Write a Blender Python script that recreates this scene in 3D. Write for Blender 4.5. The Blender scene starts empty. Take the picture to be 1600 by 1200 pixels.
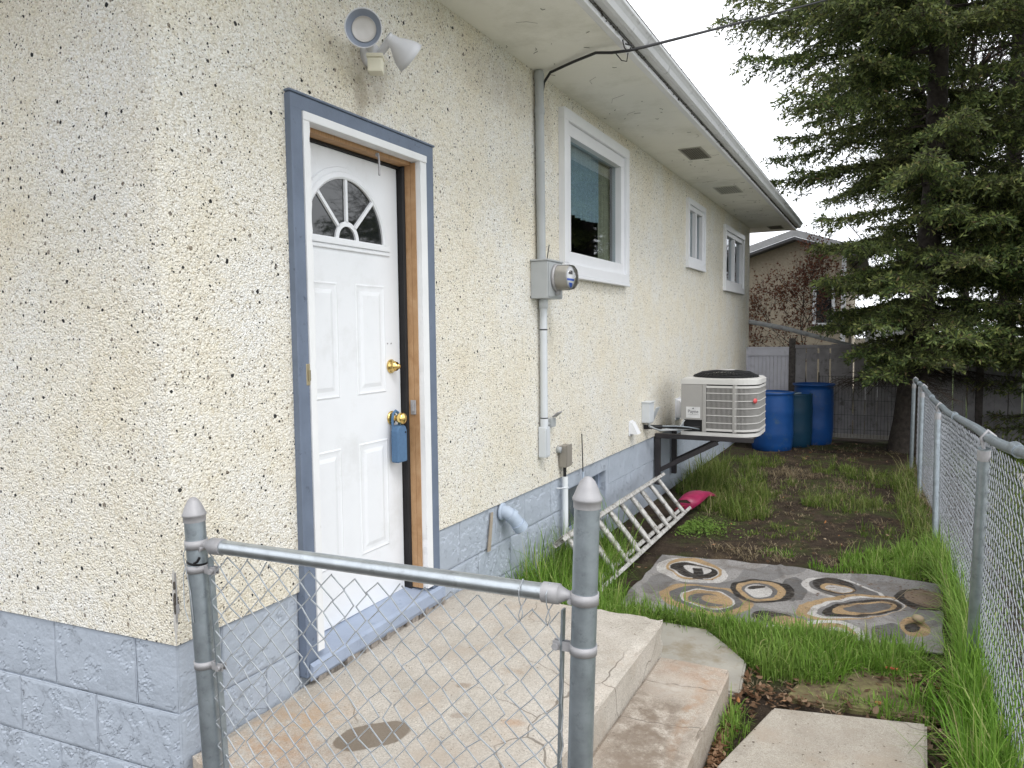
import bpy, bmesh, math, random
import numpy as np
from mathutils import Vector, Matrix, noise as mnoise
random.seed(7)
rng = np.random.default_rng(11)
S = bpy.context.scene
PI = math.pi

# ---------------------------------------------------------------- camera
cam = bpy.data.cameras.new('camera')
cam.sensor_width = 36.0
cam.lens = 1167.0 / 1600.0 * 36.0
cam.clip_start = 0.05
cam.clip_end = 800.0
camo = bpy.data.objects.new('camera', cam)
S.collection.objects.link(camo)
_r = np.array([[0.8944149, 0.02205318, -0.44669412],
               [0.44711784, -0.06725875, 0.89194277],
               [-0.01037391, -0.99749181, -0.0700176]])
camo.matrix_world = Matrix(((_r[0][0], -_r[0][1], -_r[0][2], 2.0),
                            (_r[1][0], -_r[1][1], -_r[1][2], 0.0),
                            (_r[2][0], -_r[2][1], -_r[2][2], 1.65),
                            (0, 0, 0, 1)))
S.camera = camo

# ---------------------------------------------------------------- sky, sun, exposure
SUN_EL, SUN_AZ = math.radians(52), math.radians(128)     # azimuth clockwise from +y
W = bpy.data.worlds.new('World'); S.world = W; W.use_nodes = True
nt = W.node_tree; nt.nodes.clear()
out = nt.nodes.new('ShaderNodeOutputWorld'); bg = nt.nodes.new('ShaderNodeBackground')
sky = nt.nodes.new('ShaderNodeTexSky'); sky.sky_type = 'NISHITA'; sky.sun_disc = False
sky.sun_elevation = SUN_EL; sky.sun_rotation = SUN_AZ
tc = nt.nodes.new('ShaderNodeTexCoord')
nz = nt.nodes.new('ShaderNodeTexNoise'); nz.inputs['Scale'].default_value = 2.2; nz.inputs['Detail'].default_value = 6
nt.links.new(tc.outputs['Generated'], nz.inputs['Vector'])
cr = nt.nodes.new('ShaderNodeValToRGB')
cr.color_ramp.elements[0].position = 0.35; cr.color_ramp.elements[0].color = (13.8, 14.2, 14.9, 1)
cr.color_ramp.elements[1].position = 0.68; cr.color_ramp.elements[1].color = (16.2, 16.4, 16.8, 1)
nt.links.new(nz.outputs['Fac'], cr.inputs['Fac'])
mx = nt.nodes.new('ShaderNodeMixRGB'); mx.inputs['Fac'].default_value = 0.93
nt.links.new(sky.outputs['Color'], mx.inputs['Color1']); nt.links.new(cr.outputs['Color'], mx.inputs['Color2'])
nt.links.new(mx.outputs['Color'], bg.inputs['Color']); bg.inputs['Strength'].default_value = 0.1
nt.links.new(bg.outputs['Background'], out.inputs['Surface'])
sun = bpy.data.lights.new('sun', 'SUN'); sun.energy = 1.1; sun.angle = math.radians(16); sun.color = (1.0, 0.97, 0.93)
suno = bpy.data.objects.new('sun', sun); S.collection.objects.link(suno)
sd = Vector((math.sin(SUN_AZ) * math.cos(SUN_EL), math.cos(SUN_AZ) * math.cos(SUN_EL), math.sin(SUN_EL)))
suno.rotation_euler = sd.to_track_quat('Z', 'Y').to_euler()
S.view_settings.view_transform = 'Standard'; S.view_settings.look = 'None'
S.view_settings.gamma = 1.0; S.view_settings.use_curve_mapping = False
S.view_settings.exposure = 0.30
S.render.engine = 'CYCLES'
S.cycles.max_bounces = 8; S.cycles.transparent_max_bounces = 12

# ---------------------------------------------------------------- helpers
class MB:
    def __init__(s): s.v = []; s.f = []; s.sm = []; s.mi = []
    def add(s, vs, fs, smooth=False, mi=0):
        b = len(s.v); s.v.extend([tuple(p) for p in vs])
        for f in fs: s.f.append(tuple(i + b for i in f)); s.sm.append(smooth); s.mi.append(mi)
        return s
    def box(s, x0, x1, y0, y1, z0, z1, bev=0.0, M=None, mi=0):
        if bev > 0:
            bm = bmesh.new(); bmesh.ops.create_cube(bm, size=1)
            for v in bm.verts:
                v.co = Vector(((x0+x1)/2 + v.co.x*(x1-x0), (y0+y1)/2 + v.co.y*(y1-y0), (z0+z1)/2 + v.co.z*(z1-z0)))
            bmesh.ops.bevel(bm, geom=bm.edges[:], offset=bev, segments=1 if bev < .004 else 2, affect='EDGES', profile=0.7)
            bm.verts.index_update()
            vs = [v.co.copy() for v in bm.verts]; fs = [[v.index for v in f.verts] for f in bm.faces]; bm.free()
        else:
            vs = [Vector(p) for p in ((x0,y0,z0),(x1,y0,z0),(x1,y1,z0),(x0,y1,z0),(x0,y0,z1),(x1,y0,z1),(x1,y1,z1),(x0,y1,z1))]
            fs = [(0,3,2,1),(4,5,6,7),(0,1,5,4),(1,2,6,5),(2,3,7,6),(3,0,4,7)]
        if M is not None: vs = [M @ v for v in vs]
        return s.add(vs, fs, False, mi)
    def tube(s, pts, r, n=8, caps=True, mi=0, smooth=True):
        pts = [Vector(p) for p in pts]
        rs = r if isinstance(r, (list, tuple)) else [r]*len(pts)
        vs = []; up = None
        for i, p in enumerate(pts):
            a = pts[max(i-1,0)]; b = pts[min(i+1,len(pts)-1)]; d = (b-a).normalized()
            if up is None: up = Vector((0,0,1)) if abs(d.z) < .9 else Vector((1,0,0))
            u = d.cross(up)
            if u.length < 1e-4: u = d.cross(Vector((0,1,0)))
            u.normalize(); w = u.cross(d).normalized(); up = w
            for k in range(n):
                t = 2*PI*k/n; vs.append(p + (u*math.cos(t) + w*math.sin(t))*rs[i])
        fs = []
        for i in range(len(pts)-1):
            for k in range(n):
                fs.append((i*n+k, i*n+(k+1)%n, (i+1)*n+(k+1)%n, (i+1)*n+k))
        s.add(vs, fs, smooth, mi)
        if caps:
            s.add(vs[:n], [tuple(range(n))], False, mi)
            s.add(vs[-n:], [tuple(reversed(range(n)))], False, mi)
        return s
    def lathe(s, prof, o=(0,0,0), ax=(0,0,1), n=32, mi=0, smooth=True):
        ax = Vector(ax).normalized(); q = ax.to_track_quat('Z','Y').to_matrix(); o = Vector(o)
        vs = [o + q @ Vector((r*math.cos(2*PI*k/n), r*math.sin(2*PI*k/n), h)) for r, h in prof for k in range(n)]
        fs = [(i*n+k, i*n+(k+1)%n, (i+1)*n+(k+1)%n, (i+1)*n+k) for i in range(len(prof)-1) for k in range(n)]
        return s.add(vs, fs, smooth, mi)
    def prism(s, poly, f, mi=0):
        """poly: 2-D points; f(p, t) -> 3-D for t in 0, 1"""
        n = len(poly)
        vs = [f(p, 0) for p in poly] + [f(p, 1) for p in poly]
        fs = [tuple(reversed(range(n))), tuple(range(n, 2*n))] + [(i, (i+1) % n, n+(i+1) % n, n+i) for i in range(n)]
        return s.add(vs, fs, False, mi)
    def build(s, name, mat, parent=None):
        me = bpy.data.meshes.new(name); me.from_pydata(s.v, [], s.f)
        ms = mat if isinstance(mat, (list, tuple)) else [mat]
        for m in ms: me.materials.append(m)
        me.polygons.foreach_set('use_smooth', s.sm); me.polygons.foreach_set('material_index', s.mi)
        me.update()
        return link(name, me, parent)
def wloc(o):
    p = Vector((0,0,0))
    while o is not None: p = p + o.location; o = o.parent
    return p
def link(name, me, parent=None):
    o = bpy.data.objects.new(name, me); S.collection.objects.link(o)
    if parent is not None: o.parent = parent; o.location = -wloc(parent)
    return o
def quick(name, mat, V, F, parent=None, smooth=False):
    """numpy verts (n,3) and equal-sized faces (m,k)"""
    me = bpy.data.meshes.new(name); F = np.asarray(F, dtype=np.int32); k = F.shape[1]
    me.vertices.add(len(V)); me.vertices.foreach_set('co', np.asarray(V, dtype=np.float32).ravel())
    me.loops.add(F.size); me.loops.foreach_set('vertex_index', F.ravel())
    me.polygons.add(len(F)); me.polygons.foreach_set('loop_start', np.arange(0, F.size, k, dtype=np.int32))
    me.polygons.foreach_set('use_smooth', np.full(len(F), smooth, dtype=bool))
    me.materials.append(mat); me.update(calc_edges=True); me.validate()
    return link(name, me, parent)
def thing(name, label, cat, loc=(0,0,0), group=None):
    o = bpy.data.objects.new(name, None); S.collection.objects.link(o); o.location = loc; o.empty_display_size = .1
    return tag(o, label, cat, group)
def tag(o, label, cat, group=None, kind=None):
    o['label'] = label; o['category'] = cat
    if group: o['group'] = group
    if kind: o['kind'] = kind
    return o
def struct(o): o['kind'] = 'structure'; return o
def stuff(o): o['kind'] = 'stuff'; return o
def put(name, me, parent):                       # another object on shared mesh data
    return link(name, me, parent)

# ---------------------------------------------------------------- materials
class N:
    def __init__(s, name, rough=0.7, metal=0.0, spec=0.3):
        s.m = bpy.data.materials.new(name); s.m.use_nodes = True; s.t = s.m.node_tree
        s.b = s.t.nodes['Principled BSDF']; s.b.inputs['Roughness'].default_value = rough
        s.b.inputs['Metallic'].default_value = metal; s.b.inputs['Specular IOR Level'].default_value = spec
        s.co = s.t.nodes.new('ShaderNodeTexCoord').outputs['Object']
    def n(s, typ, **k):
        x = s.t.nodes.new(typ)
        for a, v in k.items(): setattr(x, a, v)
        return x
    def l(s, a, b): s.t.links.new(a, b)
    def noise(s, scale, detail=4, rough=.55, vec=None, dist=0.0):
        x = s.n('ShaderNodeTexNoise'); x.inputs['Scale'].default_value = scale; x.inputs['Detail'].default_value = detail
        x.inputs['Roughness'].default_value = rough; x.inputs['Distortion'].default_value = dist
        s.l(vec if vec is not None else s.co, x.inputs['Vector']); return x.outputs['Fac']
    def voro(s, scale, vec=None, feature='F1', out='Distance', rnd=1.0):
        x = s.n('ShaderNodeTexVoronoi', feature=feature); x.inputs['Scale'].default_value = scale
        x.inputs['Randomness'].default_value = rnd
        s.l(vec if vec is not None else s.co, x.inputs['Vector']); return x.outputs[out]
    def ramp(s, fac, stops, interp='LINEAR'):
        x = s.n('ShaderNodeValToRGB'); e = x.color_ramp.elements; x.color_ramp.interpolation = interp
        while len(e) < len(stops): e.new(.5)
        for i, (p, c) in enumerate(stops):
            e[i].position = p
            e[i].color = (c, c, c, 1) if isinstance(c, (int, float)) else (c[0], c[1], c[2], 1)
        s.l(fac, x.inputs['Fac']); return x.outputs['Color']
    def mix(s, fac, a, b, mode='MIX'):
        x = s.n('ShaderNodeMixRGB', blend_type=mode)
        for sock, v in ((x.inputs['Fac'], fac), (x.inputs['Color1'], a), (x.inputs['Color2'], b)):
            if isinstance(v, (int, float)): sock.default_value = v if sock.name == 'Fac' else (v, v, v, 1)
            elif isinstance(v, tuple): sock.default_value = (v[0], v[1], v[2], 1)
            else: s.l(v, sock)
        return x.outputs['Color']
    def math(s, op, a, b=0.0, c=None):
        x = s.n('ShaderNodeMath', operation=op)
        for i, v in enumerate((a, b) if c is None else (a, b, c)):
            if isinstance(v, (int, float)): x.inputs[i].default_value = v
            else: s.l(v, x.inputs[i])
        return x.outputs[0]
    def sep(s, vec=None):
        x = s.n('ShaderNodeSeparateXYZ'); s.l(vec if vec is not None else s.co, x.inputs[0]); return x.outputs
    def vscale(s, k, vec=None):
        x = s.n('ShaderNodeVectorMath', operation='MULTIPLY'); s.l(vec if vec is not None else s.co, x.inputs[0])
        x.inputs[1].default_value = k; return x.outputs[0]
    def warp(s, amt, scale):
        nn = s.n('ShaderNodeTexNoise'); nn.inputs['Scale'].default_value = scale; s.l(s.co, nn.inputs['Vector'])
        a = s.n('ShaderNodeVectorMath', operation='MULTIPLY_ADD'); s.l(nn.outputs['Color'], a.inputs[0])
        a.inputs[1].default_value = (amt,)*3; s.l(s.co, a.inputs[2]); return a.outputs[0]
    def bump(s, h, strength=.5, dist=.01):
        x = s.n('ShaderNodeBump'); x.inputs['Strength'].default_value = strength; x.inputs['Distance'].default_value = dist
        s.l(h, x.inputs['Height'])
        prev = s.b.inputs['Normal']
        if prev.is_linked: s.l(prev.links[0].from_socket, x.inputs['Normal'])
        s.l(x.outputs['Normal'], s.b.inputs['Normal'])
    def col(s, c):
        if isinstance(c, tuple): s.b.inputs['Base Color'].default_value = (*c[:3], 1)
        else: s.l(c, s.b.inputs['Base Color'])
    def rgh(s, c):
        if isinstance(c, (int, float)): s.b.inputs['Roughness'].default_value = c
        else: s.l(c, s.b.inputs['Roughness'])
def plain(name, c, rough=.6, metal=0.0, spec=.3, var=.12, vs=9.0, bump=0.0, dirt=None, dsc=4.0, dlo=.55):
    m = N(name, rough, metal, spec)
    f = m.noise(vs, 6)
    lo = tuple(x*(1-var) for x in c); hi = tuple(min(1, x*(1+var)) for x in c)
    cc = m.ramp(f, [(.3, lo), (.7, hi)])
    if dirt:
        d = m.ramp(m.noise(dsc, 8, .7), [(dlo, 0.0), (dlo+.15, 1.0)])
        cc = m.mix(d, cc, dirt)
    m.col(cc)
    if bump: m.bump(m.noise(vs*12, 4), bump, .003)
    return m.m

def mat_stucco(name='stucco', dots=True, k=1.05):
    m = N(name, .9, 0, .15)
    o = m.sep(); cb = m.n('ShaderNodeCombineXYZ'); m.l(m.math('ADD', o[0], o[1]), cb.inputs[0]); m.l(o[2], cb.inputs[1]); flat = cb.outputs[0]
    def wp(amt, sc):
        nn = m.n('ShaderNodeTexNoise'); nn.inputs['Scale'].default_value = sc; m.l(flat, nn.inputs['Vector'])
        q = m.n('ShaderNodeVectorMath', operation='MULTIPLY_ADD'); m.l(nn.outputs['Color'], q.inputs[0]); q.inputs[1].default_value = (amt, amt, 0); m.l(flat, q.inputs[2]); return q.outputs[0]
    w = wp(.012, 90)
    v = m.voro(150, w, out='Color')
    base = m.ramp(m.sep(v)[0], [(0, (.64*k, .60*k, .52*k)), (.2, (.80*k, .78*k, .72*k)), (.6, (.885*k, .88*k, .84*k)), (1, (.92*k, .92*k, .90*k))])
    tint = m.ramp(m.noise(1.9, 6, .62), [(.36, (1, 1, 1)), (.55, (.985, .95, .875)), (.72, (.94, .875, .75))])
    base = m.mix(1.0, base, tint, 'MULTIPLY')
    yel = m.ramp(m.noise(26, 4, .65), [(.52, 0.0), (.72, .42)])
    base = m.mix(yel, base, (.80*k, .73*k, .53*k))
    crev = m.ramp(m.voro(150, w), [(.45, 0.0), (.85, .5)])
    base = m.mix(crev, base, (.58*k, .53*k, .44*k))
    if dots:
        w2 = wp(.010, 80)
        for sc, lo, sz in ((31, .40, .205), (48, .22, .215), (76, .10, .235), (118, .30, .25)):
            x = m.n('ShaderNodeTexVoronoi'); x.inputs['Scale'].default_value = sc; m.l(w2, x.inputs['Vector'])
            rr = m.sep(x.outputs['Color'])
            r = m.math('ADD', m.math('MULTIPLY', m.math('POWER', rr[1], 2.2), sz), sz*.22)
            near = m.math('LESS_THAN', x.outputs['Distance'], r)
            has = m.math('GREATER_THAN', rr[0], lo)
            base = m.mix(m.math('MULTIPLY', m.math('MULTIPLY', near, has), m.math('MULTIPLY_ADD', rr[2], .25, .75)), base, m.ramp(rr[2], [(0, (.16, .12, .085)), (.35, (.05, .05, .05)), (1, (.025, .026, .028))]))
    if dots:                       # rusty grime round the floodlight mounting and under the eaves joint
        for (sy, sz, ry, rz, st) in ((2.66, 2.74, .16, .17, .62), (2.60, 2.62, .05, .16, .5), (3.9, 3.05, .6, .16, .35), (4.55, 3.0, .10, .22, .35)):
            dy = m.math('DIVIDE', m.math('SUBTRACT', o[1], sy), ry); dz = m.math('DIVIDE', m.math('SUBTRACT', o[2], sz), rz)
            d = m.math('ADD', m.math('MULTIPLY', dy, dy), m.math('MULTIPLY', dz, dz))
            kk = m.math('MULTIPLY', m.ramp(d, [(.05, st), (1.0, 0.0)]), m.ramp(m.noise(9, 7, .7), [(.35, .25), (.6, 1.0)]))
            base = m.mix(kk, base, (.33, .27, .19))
    m.col(base)
    m.bump(m.math('MULTIPLY', m.voro(150, w), -1.0), .9, .006)
    m.bump(m.noise(50, 7, .68), .65, .008)
    return m.m
def mat_paint_block():
    m = N('blue_block_paint', .6, 0, .3)
    f = m.noise(3, 6)
    c = m.ramp(f, [(.3, (.375, .42, .485)), (.7, (.425, .47, .535))])
    c = m.mix(m.ramp(m.noise(14, 8, .7), [(.64, 0.0), (.72, .5)]), c, (.52, .55, .58))
    p1 = m.noise(4.2, 12, .70, dist=1.2)
    gate = m.ramp(m.noise(1.7, 3), [(.46, 0.0), (.56, 1.0)])
    line = m.ramp(p1, [(.555, 0.0), (.56, 1.0), (.567, 1.0), (.572, 0.0)])
    c = m.mix(m.math('MULTIPLY', m.math('MULTIPLY', line, gate), .28), c, (.24, .27, .33))
    m.col(c)
    h = m.ramp(p1, [(.545, .9), (.562, 1.0), (.572, 0.0), (.66, .1)])
    m.bump(m.math('MULTIPLY', h, gate), .8, .008)
    m.bump(m.noise(75, 6, .7), .45, .004)
    m.bump(m.noise(9, 7, .62), .45, .018)
    return m.m
def mat_concrete(name, stains=(), tone=(1, 1, 1)):
    """stains: (x, y, rx, ry, angle, colour, strength) of real spills and rust on the slab"""
    m = N(name, .85, 0, .2)
    c = m.ramp(m.noise(5, 8, .65), [(.3, (.42, .395, .355)), (.5, (.53, .505, .465)), (.72, (.60, .58, .545))])
    c = m.mix(m.ramp(m.noise(120, 4, .7), [(.35, .55), (.55, 0.0)]), c, (.30, .275, .245))
    c = m.mix(m.ramp(m.noise(230, 3, .8), [(.42, .5), (.5, 0.0)]), c, (.22, .20, .175))
    c = m.mix(m.ramp(m.noise(170, 3, .8), [(.56, 0.0), (.66, .5)]), c, (.72, .69, .63))
    c = m.mix(m.ramp(m.noise(3.2, 9, .75), [(.50, 0.0), (.62, .45)]), c, (.36, .32, .275))
    c = m.mix(m.ramp(m.noise(1.6, 6, .7), [(.52, 0.0), (.66, .35)]), c, (.52, .44, .37))
    c = m.mix(m.ramp(m.voro(26, m.warp(.03, 30)), [(.06, .8), (.10, 0.0)]), c, (.70, .66, .58))
    c = m.mix(m.ramp(m.voro(17, m.warp(.04, 20)), [(.035, .9), (.06, 0.0)]), c, (.16, .12, .09))
    c = m.mix(1.0, c, tone, 'MULTIPLY')
    pit = m.math('MULTIPLY', m.ramp(m.voro(60, m.warp(.03, 40)), [(.10, 1.0), (.16, 0.0)]), m.ramp(m.noise(6, 5, .7), [(.48, 0.0), (.60, 1.0)]))
    c = m.mix(pit, c, (.17, .15, .13)); m.bump(m.math('MULTIPLY', pit, -1.0), .8, .004)
    ck = m.math('MULTIPLY', m.ramp(m.voro(1.9, m.warp(.12, 6), 'DISTANCE_TO_EDGE'), [(.0035, 1.0), (.007, 0.0)]), m.ramp(m.noise(1.3, 3), [(.5, 0.0), (.58, 1.0)]))
    c = m.mix(m.math('MULTIPLY', ck, .8), c, (.14, .12, .10))
    o = m.sep(m.warp(.05, 11))
    wet = None
    for (x, y, rx, ry, a, col, st, soft) in stains:
        dx = m.math('SUBTRACT', o[0], x + .025); dy = m.math('SUBTRACT', o[1], y + .025)
        ca, sa = math.cos(a), math.sin(a)
        u = m.math('DIVIDE', m.math('ADD', m.math('MULTIPLY', dx, ca), m.math('MULTIPLY', dy, sa)), rx)
        v = m.math('DIVIDE', m.math('SUBTRACT', m.math('MULTIPLY', dy, ca), m.math('MULTIPLY', dx, sa)), ry)
        d = m.math('ADD', m.math('MULTIPLY', u, u), m.math('MULTIPLY', v, v))
        k = m.ramp(m.math('MULTIPLY', d, .5), [(max(0, 1-soft)*.5, st), (.5+soft*.3, 0.0)])
        if soft > .5:
            k = m.math('MULTIPLY', k, m.ramp(m.noise(16, 8, .7), [(.38, 0.0), (.6, 1.0)]))
        c = m.mix(k, c, col)
    m.col(c)
    m.bump(m.noise(70, 8, .7), .35, .004); m.bump(m.noise(9, 6, .6), .3, .006)
    return m.m
# ---------------------------------------------------------------- shared materials
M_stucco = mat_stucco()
M_stucco2 = plain('tan_stucco', (.40, .345, .265), .9, var=.12, vs=20, bump=.5)
M_block = mat_paint_block()
M_casing = plain('slate_blue_paint', (.150, .185, .250), .55, var=.10, dirt=(.06, .075, .11), dsc=22, dlo=.6, bump=.25)
M_sill = plain('pale_blue_sill_paint', (.32, .375, .48), .5, var=.08, dirt=(.20, .24, .32), dsc=13, dlo=.58, bump=.3)
M_whitetrim = plain('peeling_white_paint', (.78, .79, .80), .5, var=.03, dirt=(.30, .29, .27), dsc=26, dlo=.66, bump=.3)
M_door = plain('white_door_paint', (.79, .81, .84), .38, var=.015, spec=.4, dirt=(.70, .715, .73), dsc=2.5, dlo=.56)
M_vinyl = plain('white_vinyl', (.78, .79, .82), .35, var=.02, spec=.4)
M_rubber = plain('black_rubber', (.022, .021, .022), .55, var=.2)
M_brass = plain('brass', (.80, .58, .22), .22, 1.0, var=.05)
M_galv = plain('galvanised_steel', (.34, .385, .42), .42, .75, var=.16, vs=22, dirt=(.24, .27, .29), dsc=35, bump=.12)
M_galvcap = plain('cast_aluminium', (.38, .375, .385), .55, .35, var=.08, vs=30, bump=.2)
M_wire = plain('galvanised_wire', (.46, .49, .52), .45, .45, var=.2, vs=40)
M_soffit = plain('soffit_paint', (.87, .865, .81), .7, var=.03, vs=2.5, dirt=(.76, .755, .69), dsc=2.2, dlo=.5)
M_gutter = plain('weathered_gutter_paint', (.66, .67, .69), .5, var=.05, dirt=(.30, .31, .32), dsc=9, dlo=.57, bump=.25)
M_grey = plain('grey_enamel', (.40, .42, .43), .45, var=.06, dirt=(.28, .29, .29), dsc=18, dlo=.62)
M_pvc = plain('pale_pvc', (.60, .63, .66), .45, var=.05, dirt=(.42, .43, .43), dsc=16, dlo=.62)
M_pvcblue = plain('blue_painted_pvc', (.40, .47, .57), .45, var=.05)
M_black = plain('black_plastic', (.018, .018, .02), .45, var=.2)
M_acbody = plain('grey_powder_coat', (.36, .35, .335), .5, var=.03)
M_aclight = plain('light_grey_powder_coat', (.60, .59, .57), .5, var=.03)
M_darkin = plain('dark_interior', (.035, .035, .036), .8, var=.2)
M_bracket = plain('dark_steel_paint', (.035, .032, .034), .45, var=.2, spec=.4)
M_blue = plain('blue_barrel_plastic', (.008, .065, .24), .42, var=.12, vs=5, spec=.4, dirt=(.05, .10, .18), dsc=7, dlo=.56)
M_teal = plain('dark_teal_plastic', (.008, .045, .085), .45, var=.12, vs=5)
M_lock = plain('blue_lockbox_rubber', (.085, .165, .285), .6, var=.08, vs=60, bump=.3)
M_shingle = plain('roof_shingles', (.12, .11, .10), .9, var=.3, vs=30, bump=.5)
M_alu = plain('oxidised_aluminium', (.52, .51, .49), .6, .2, var=.16, vs=16, dirt=(.17, .15, .125), dsc=26, dlo=.50, bump=.2)
M_magenta = plain('magenta_plastic', (.30, .018, .075), .4, var=.2, vs=14, spec=.5)
M_lamp = plain('aged_white_plastic', (.68, .69, .73), .4, var=.04)
M_sensor = plain('yellowed_plastic', (.74, .71, .58), .45, var=.04)
M_curtain = plain('pale_blue_curtain', (.58, .65, .69), .85, var=.15, vs=60)
M_curtedge = plain('cream_curtain', (.62, .52, .36), .85, var=.1, vs=30)
def mat_wood():
    m = N('bare_fir_jamb', .6, 0, .3)
    v = m.vscale((1, 22, 1.2)); f = m.noise(9, 8, .65, v, .5)
    c = m.ramp(f, [(.3, (.33, .18, .085)), (.5, (.43, .255, .13)), (.7, (.50, .32, .18))])
    c = m.mix(m.ramp(m.noise(28, 6, .7), [(.66, 0.0), (.72, .7)]), c, (.13, .05, .03))
    m.col(c); m.bump(f, .2, .002); return m.m
M_wood = mat_wood()
def mat_glass():
    m = bpy.data.materials.new('window_glass'); m.use_nodes = True; t = m.node_tree; t.nodes.clear()
    o = t.nodes.new('ShaderNodeOutputMaterial'); g = t.nodes.new('ShaderNodeBsdfGlossy'); g.inputs['Roughness'].default_value = .015
    g.inputs['Color'].default_value = (.95, .97, 1, 1)
    tr = t.nodes.new('ShaderNodeBsdfTransparent'); tr.inputs['Color'].default_value = (.72, .78, .80, 1)
    fr = t.nodes.new('ShaderNodeFresnel'); fr.inputs['IOR'].default_value = 1.75
    nz = t.nodes.new('ShaderNodeTexNoise'); nz.inputs['Scale'].default_value = 1.3
    bp = t.nodes.new('ShaderNodeBump'); bp.inputs['Strength'].default_value = .04; bp.inputs['Distance'].default_value = .05
    t.links.new(nz.outputs['Fac'], bp.inputs['Height']); t.links.new(bp.outputs['Normal'], g.inputs['Normal'])
    mx = t.nodes.new('ShaderNodeMixShader')
    ge = t.nodes.new('ShaderNodeNewGeometry'); iv = t.nodes.new('ShaderNodeMath'); iv.operation = 'SUBTRACT'; iv.inputs[0].default_value = 1.0; t.links.new(ge.outputs['Backfacing'], iv.inputs[1])
    mu = t.nodes.new('ShaderNodeMath'); mu.operation = 'MULTIPLY'; t.links.new(fr.outputs['Fac'], mu.inputs[0]); t.links.new(iv.outputs[0], mu.inputs[1]); t.links.new(mu.outputs[0], mx.inputs['Fac']); t.links.new(tr.outputs[0], mx.inputs[1]); t.links.new(g.outputs[0], mx.inputs[2])
    t.links.new(mx.outputs[0], o.inputs['Surface']); return m
M_glass = mat_glass()
def mat_plate_glass():
    m = N('dark_plate_glass', .03, 0, .9); m.col((.012, .014, .015)); return m.m
M_plate = mat_plate_glass()

# ================================================================ THE HOUSE
Y0, Y1 = 1.588, 12.60           # side wall
FD = Vector((-0.99857, -0.05352, 0)).normalized(); FN = Vector((FD.y, -FD.x, 0))   # along / out of the front wall
if FN.y > 0: FN = -FN
CZ = 3.30
def zb(y): return .662 - (y - Y0)*.0078        # lower edge of the stucco
house = thing('house', 'cream pebble-dash bungalow with a pale blue block foundation and white side door', 'house', (0, Y0, 0))

OPEN = [('window', 4.78, 6.10, 2.09, 3.10), ('window', 8.37, 9.12, 2.42, 3.04), ('window', 10.48, 11.88, 2.25, 3.02), ('door', 2.236, 3.03, None, 2.468)]
mb = MB()
ys = sorted({Y0, Y1} | {v for o in OPEN for v in o[1:3]} | {3.9, 7.2})
zs = sorted({CZ} | {v for o in OPEN for v in o[3:] if v})
def inside(y, z0, z1):
    for _, a, b, lo, hi in OPEN:
        lo_ = zb(y) - .01 if lo is None else lo
        if a < y < b and z0 < hi - 1e-6 and z1 > lo_ + 1e-6: return True
    return False
for i in range(len(ys)-1):
    a, b = ys[i], ys[i+1]; c = (a+b)/2
    if c > 12.6: continue
    lv = [None] + zs
    for j in range(len(lv)-1):
        lo = (zb(a), zb(b)) if lv[j] is None else (lv[j], lv[j]); hi = lv[j+1]
        if inside(c, max(lo), hi): continue
        X0, X1 = (0.0 if lv[j] is not None else 0.0), -.03
        mb.add([(0, a, lo[0]), (0, b, lo[1]), (0, b, hi), (0, a, hi), (-.03, a, lo[0]), (-.03, b, lo[1]), (-.03, b, hi), (-.03, a, hi)],
               [(0, 1, 2, 3), (7, 6, 5, 4), (0, 4, 5, 1), (3, 2, 6, 7), (0, 3, 7, 4), (1, 5, 6, 2)])
# front wall
fl = 7.0
p0 = Vector((0, Y0, 0)); p1 = p0 + FD*fl
mb.add([p0 + Vector((0, 0, zb(Y0))), p1 + Vector((0, 0, .60)), p1 + Vector((0, 0, CZ)), p0 + Vector((0, 0, CZ)),
        p0 - FN*.03 + Vector((-.001, 0, zb(Y0))), p1 - FN*.03 + Vector((0, 0, .60)), p1 - FN*.03 + Vector((0, 0, CZ)), p0 - FN*.03 + Vector((-.001, 0, CZ))],
       [(1, 0, 3, 2), (4, 5, 6, 7), (0, 1, 5, 4), (2, 3, 7, 6)])
mb.box(-7.0, -6.95, 1.3, Y1, -.3, CZ); mb.box(-7.0, -.031, Y1 - .03, Y1 + .0, -.3, CZ)
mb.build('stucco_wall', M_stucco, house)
# sheathing behind the stucco, with the openings cut, so the wall has its thickness
mb = MB()
for i in range(len(ys)-1):
    a, b = ys[i], ys[i+1]; c = (a+b)/2
    lv = [.30] + [z for z in zs]
    for j in range(len(lv)-1):
        if inside(c, lv[j], lv[j+1]): continue
        if 2.236 < c < 3.03 and lv[j+1] <= 2.47: continue
        mb.box(-.15, -.032, a + .001, b - .001, lv[j] if j else .66, lv[j+1])
mb.box(-6.95, -.15, 1.7, Y1 - .04, .30, .40); mb.box(-6.95, -.03, 1.7, Y1 - .04, CZ - .02, CZ + .05)
mb.box(-3.5, -3.42, 1.7, Y1 - .04, .4, CZ - .02); mb.box(-3.4, -.16, 4.0, 4.06, .4, CZ - .02); mb.box(-3.4, -.16, 7.3, 7.36, .4, CZ - .02)
mb.build('interior_wall', plain('drab_plaster', (.20, .21, .22), .9), house)

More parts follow.
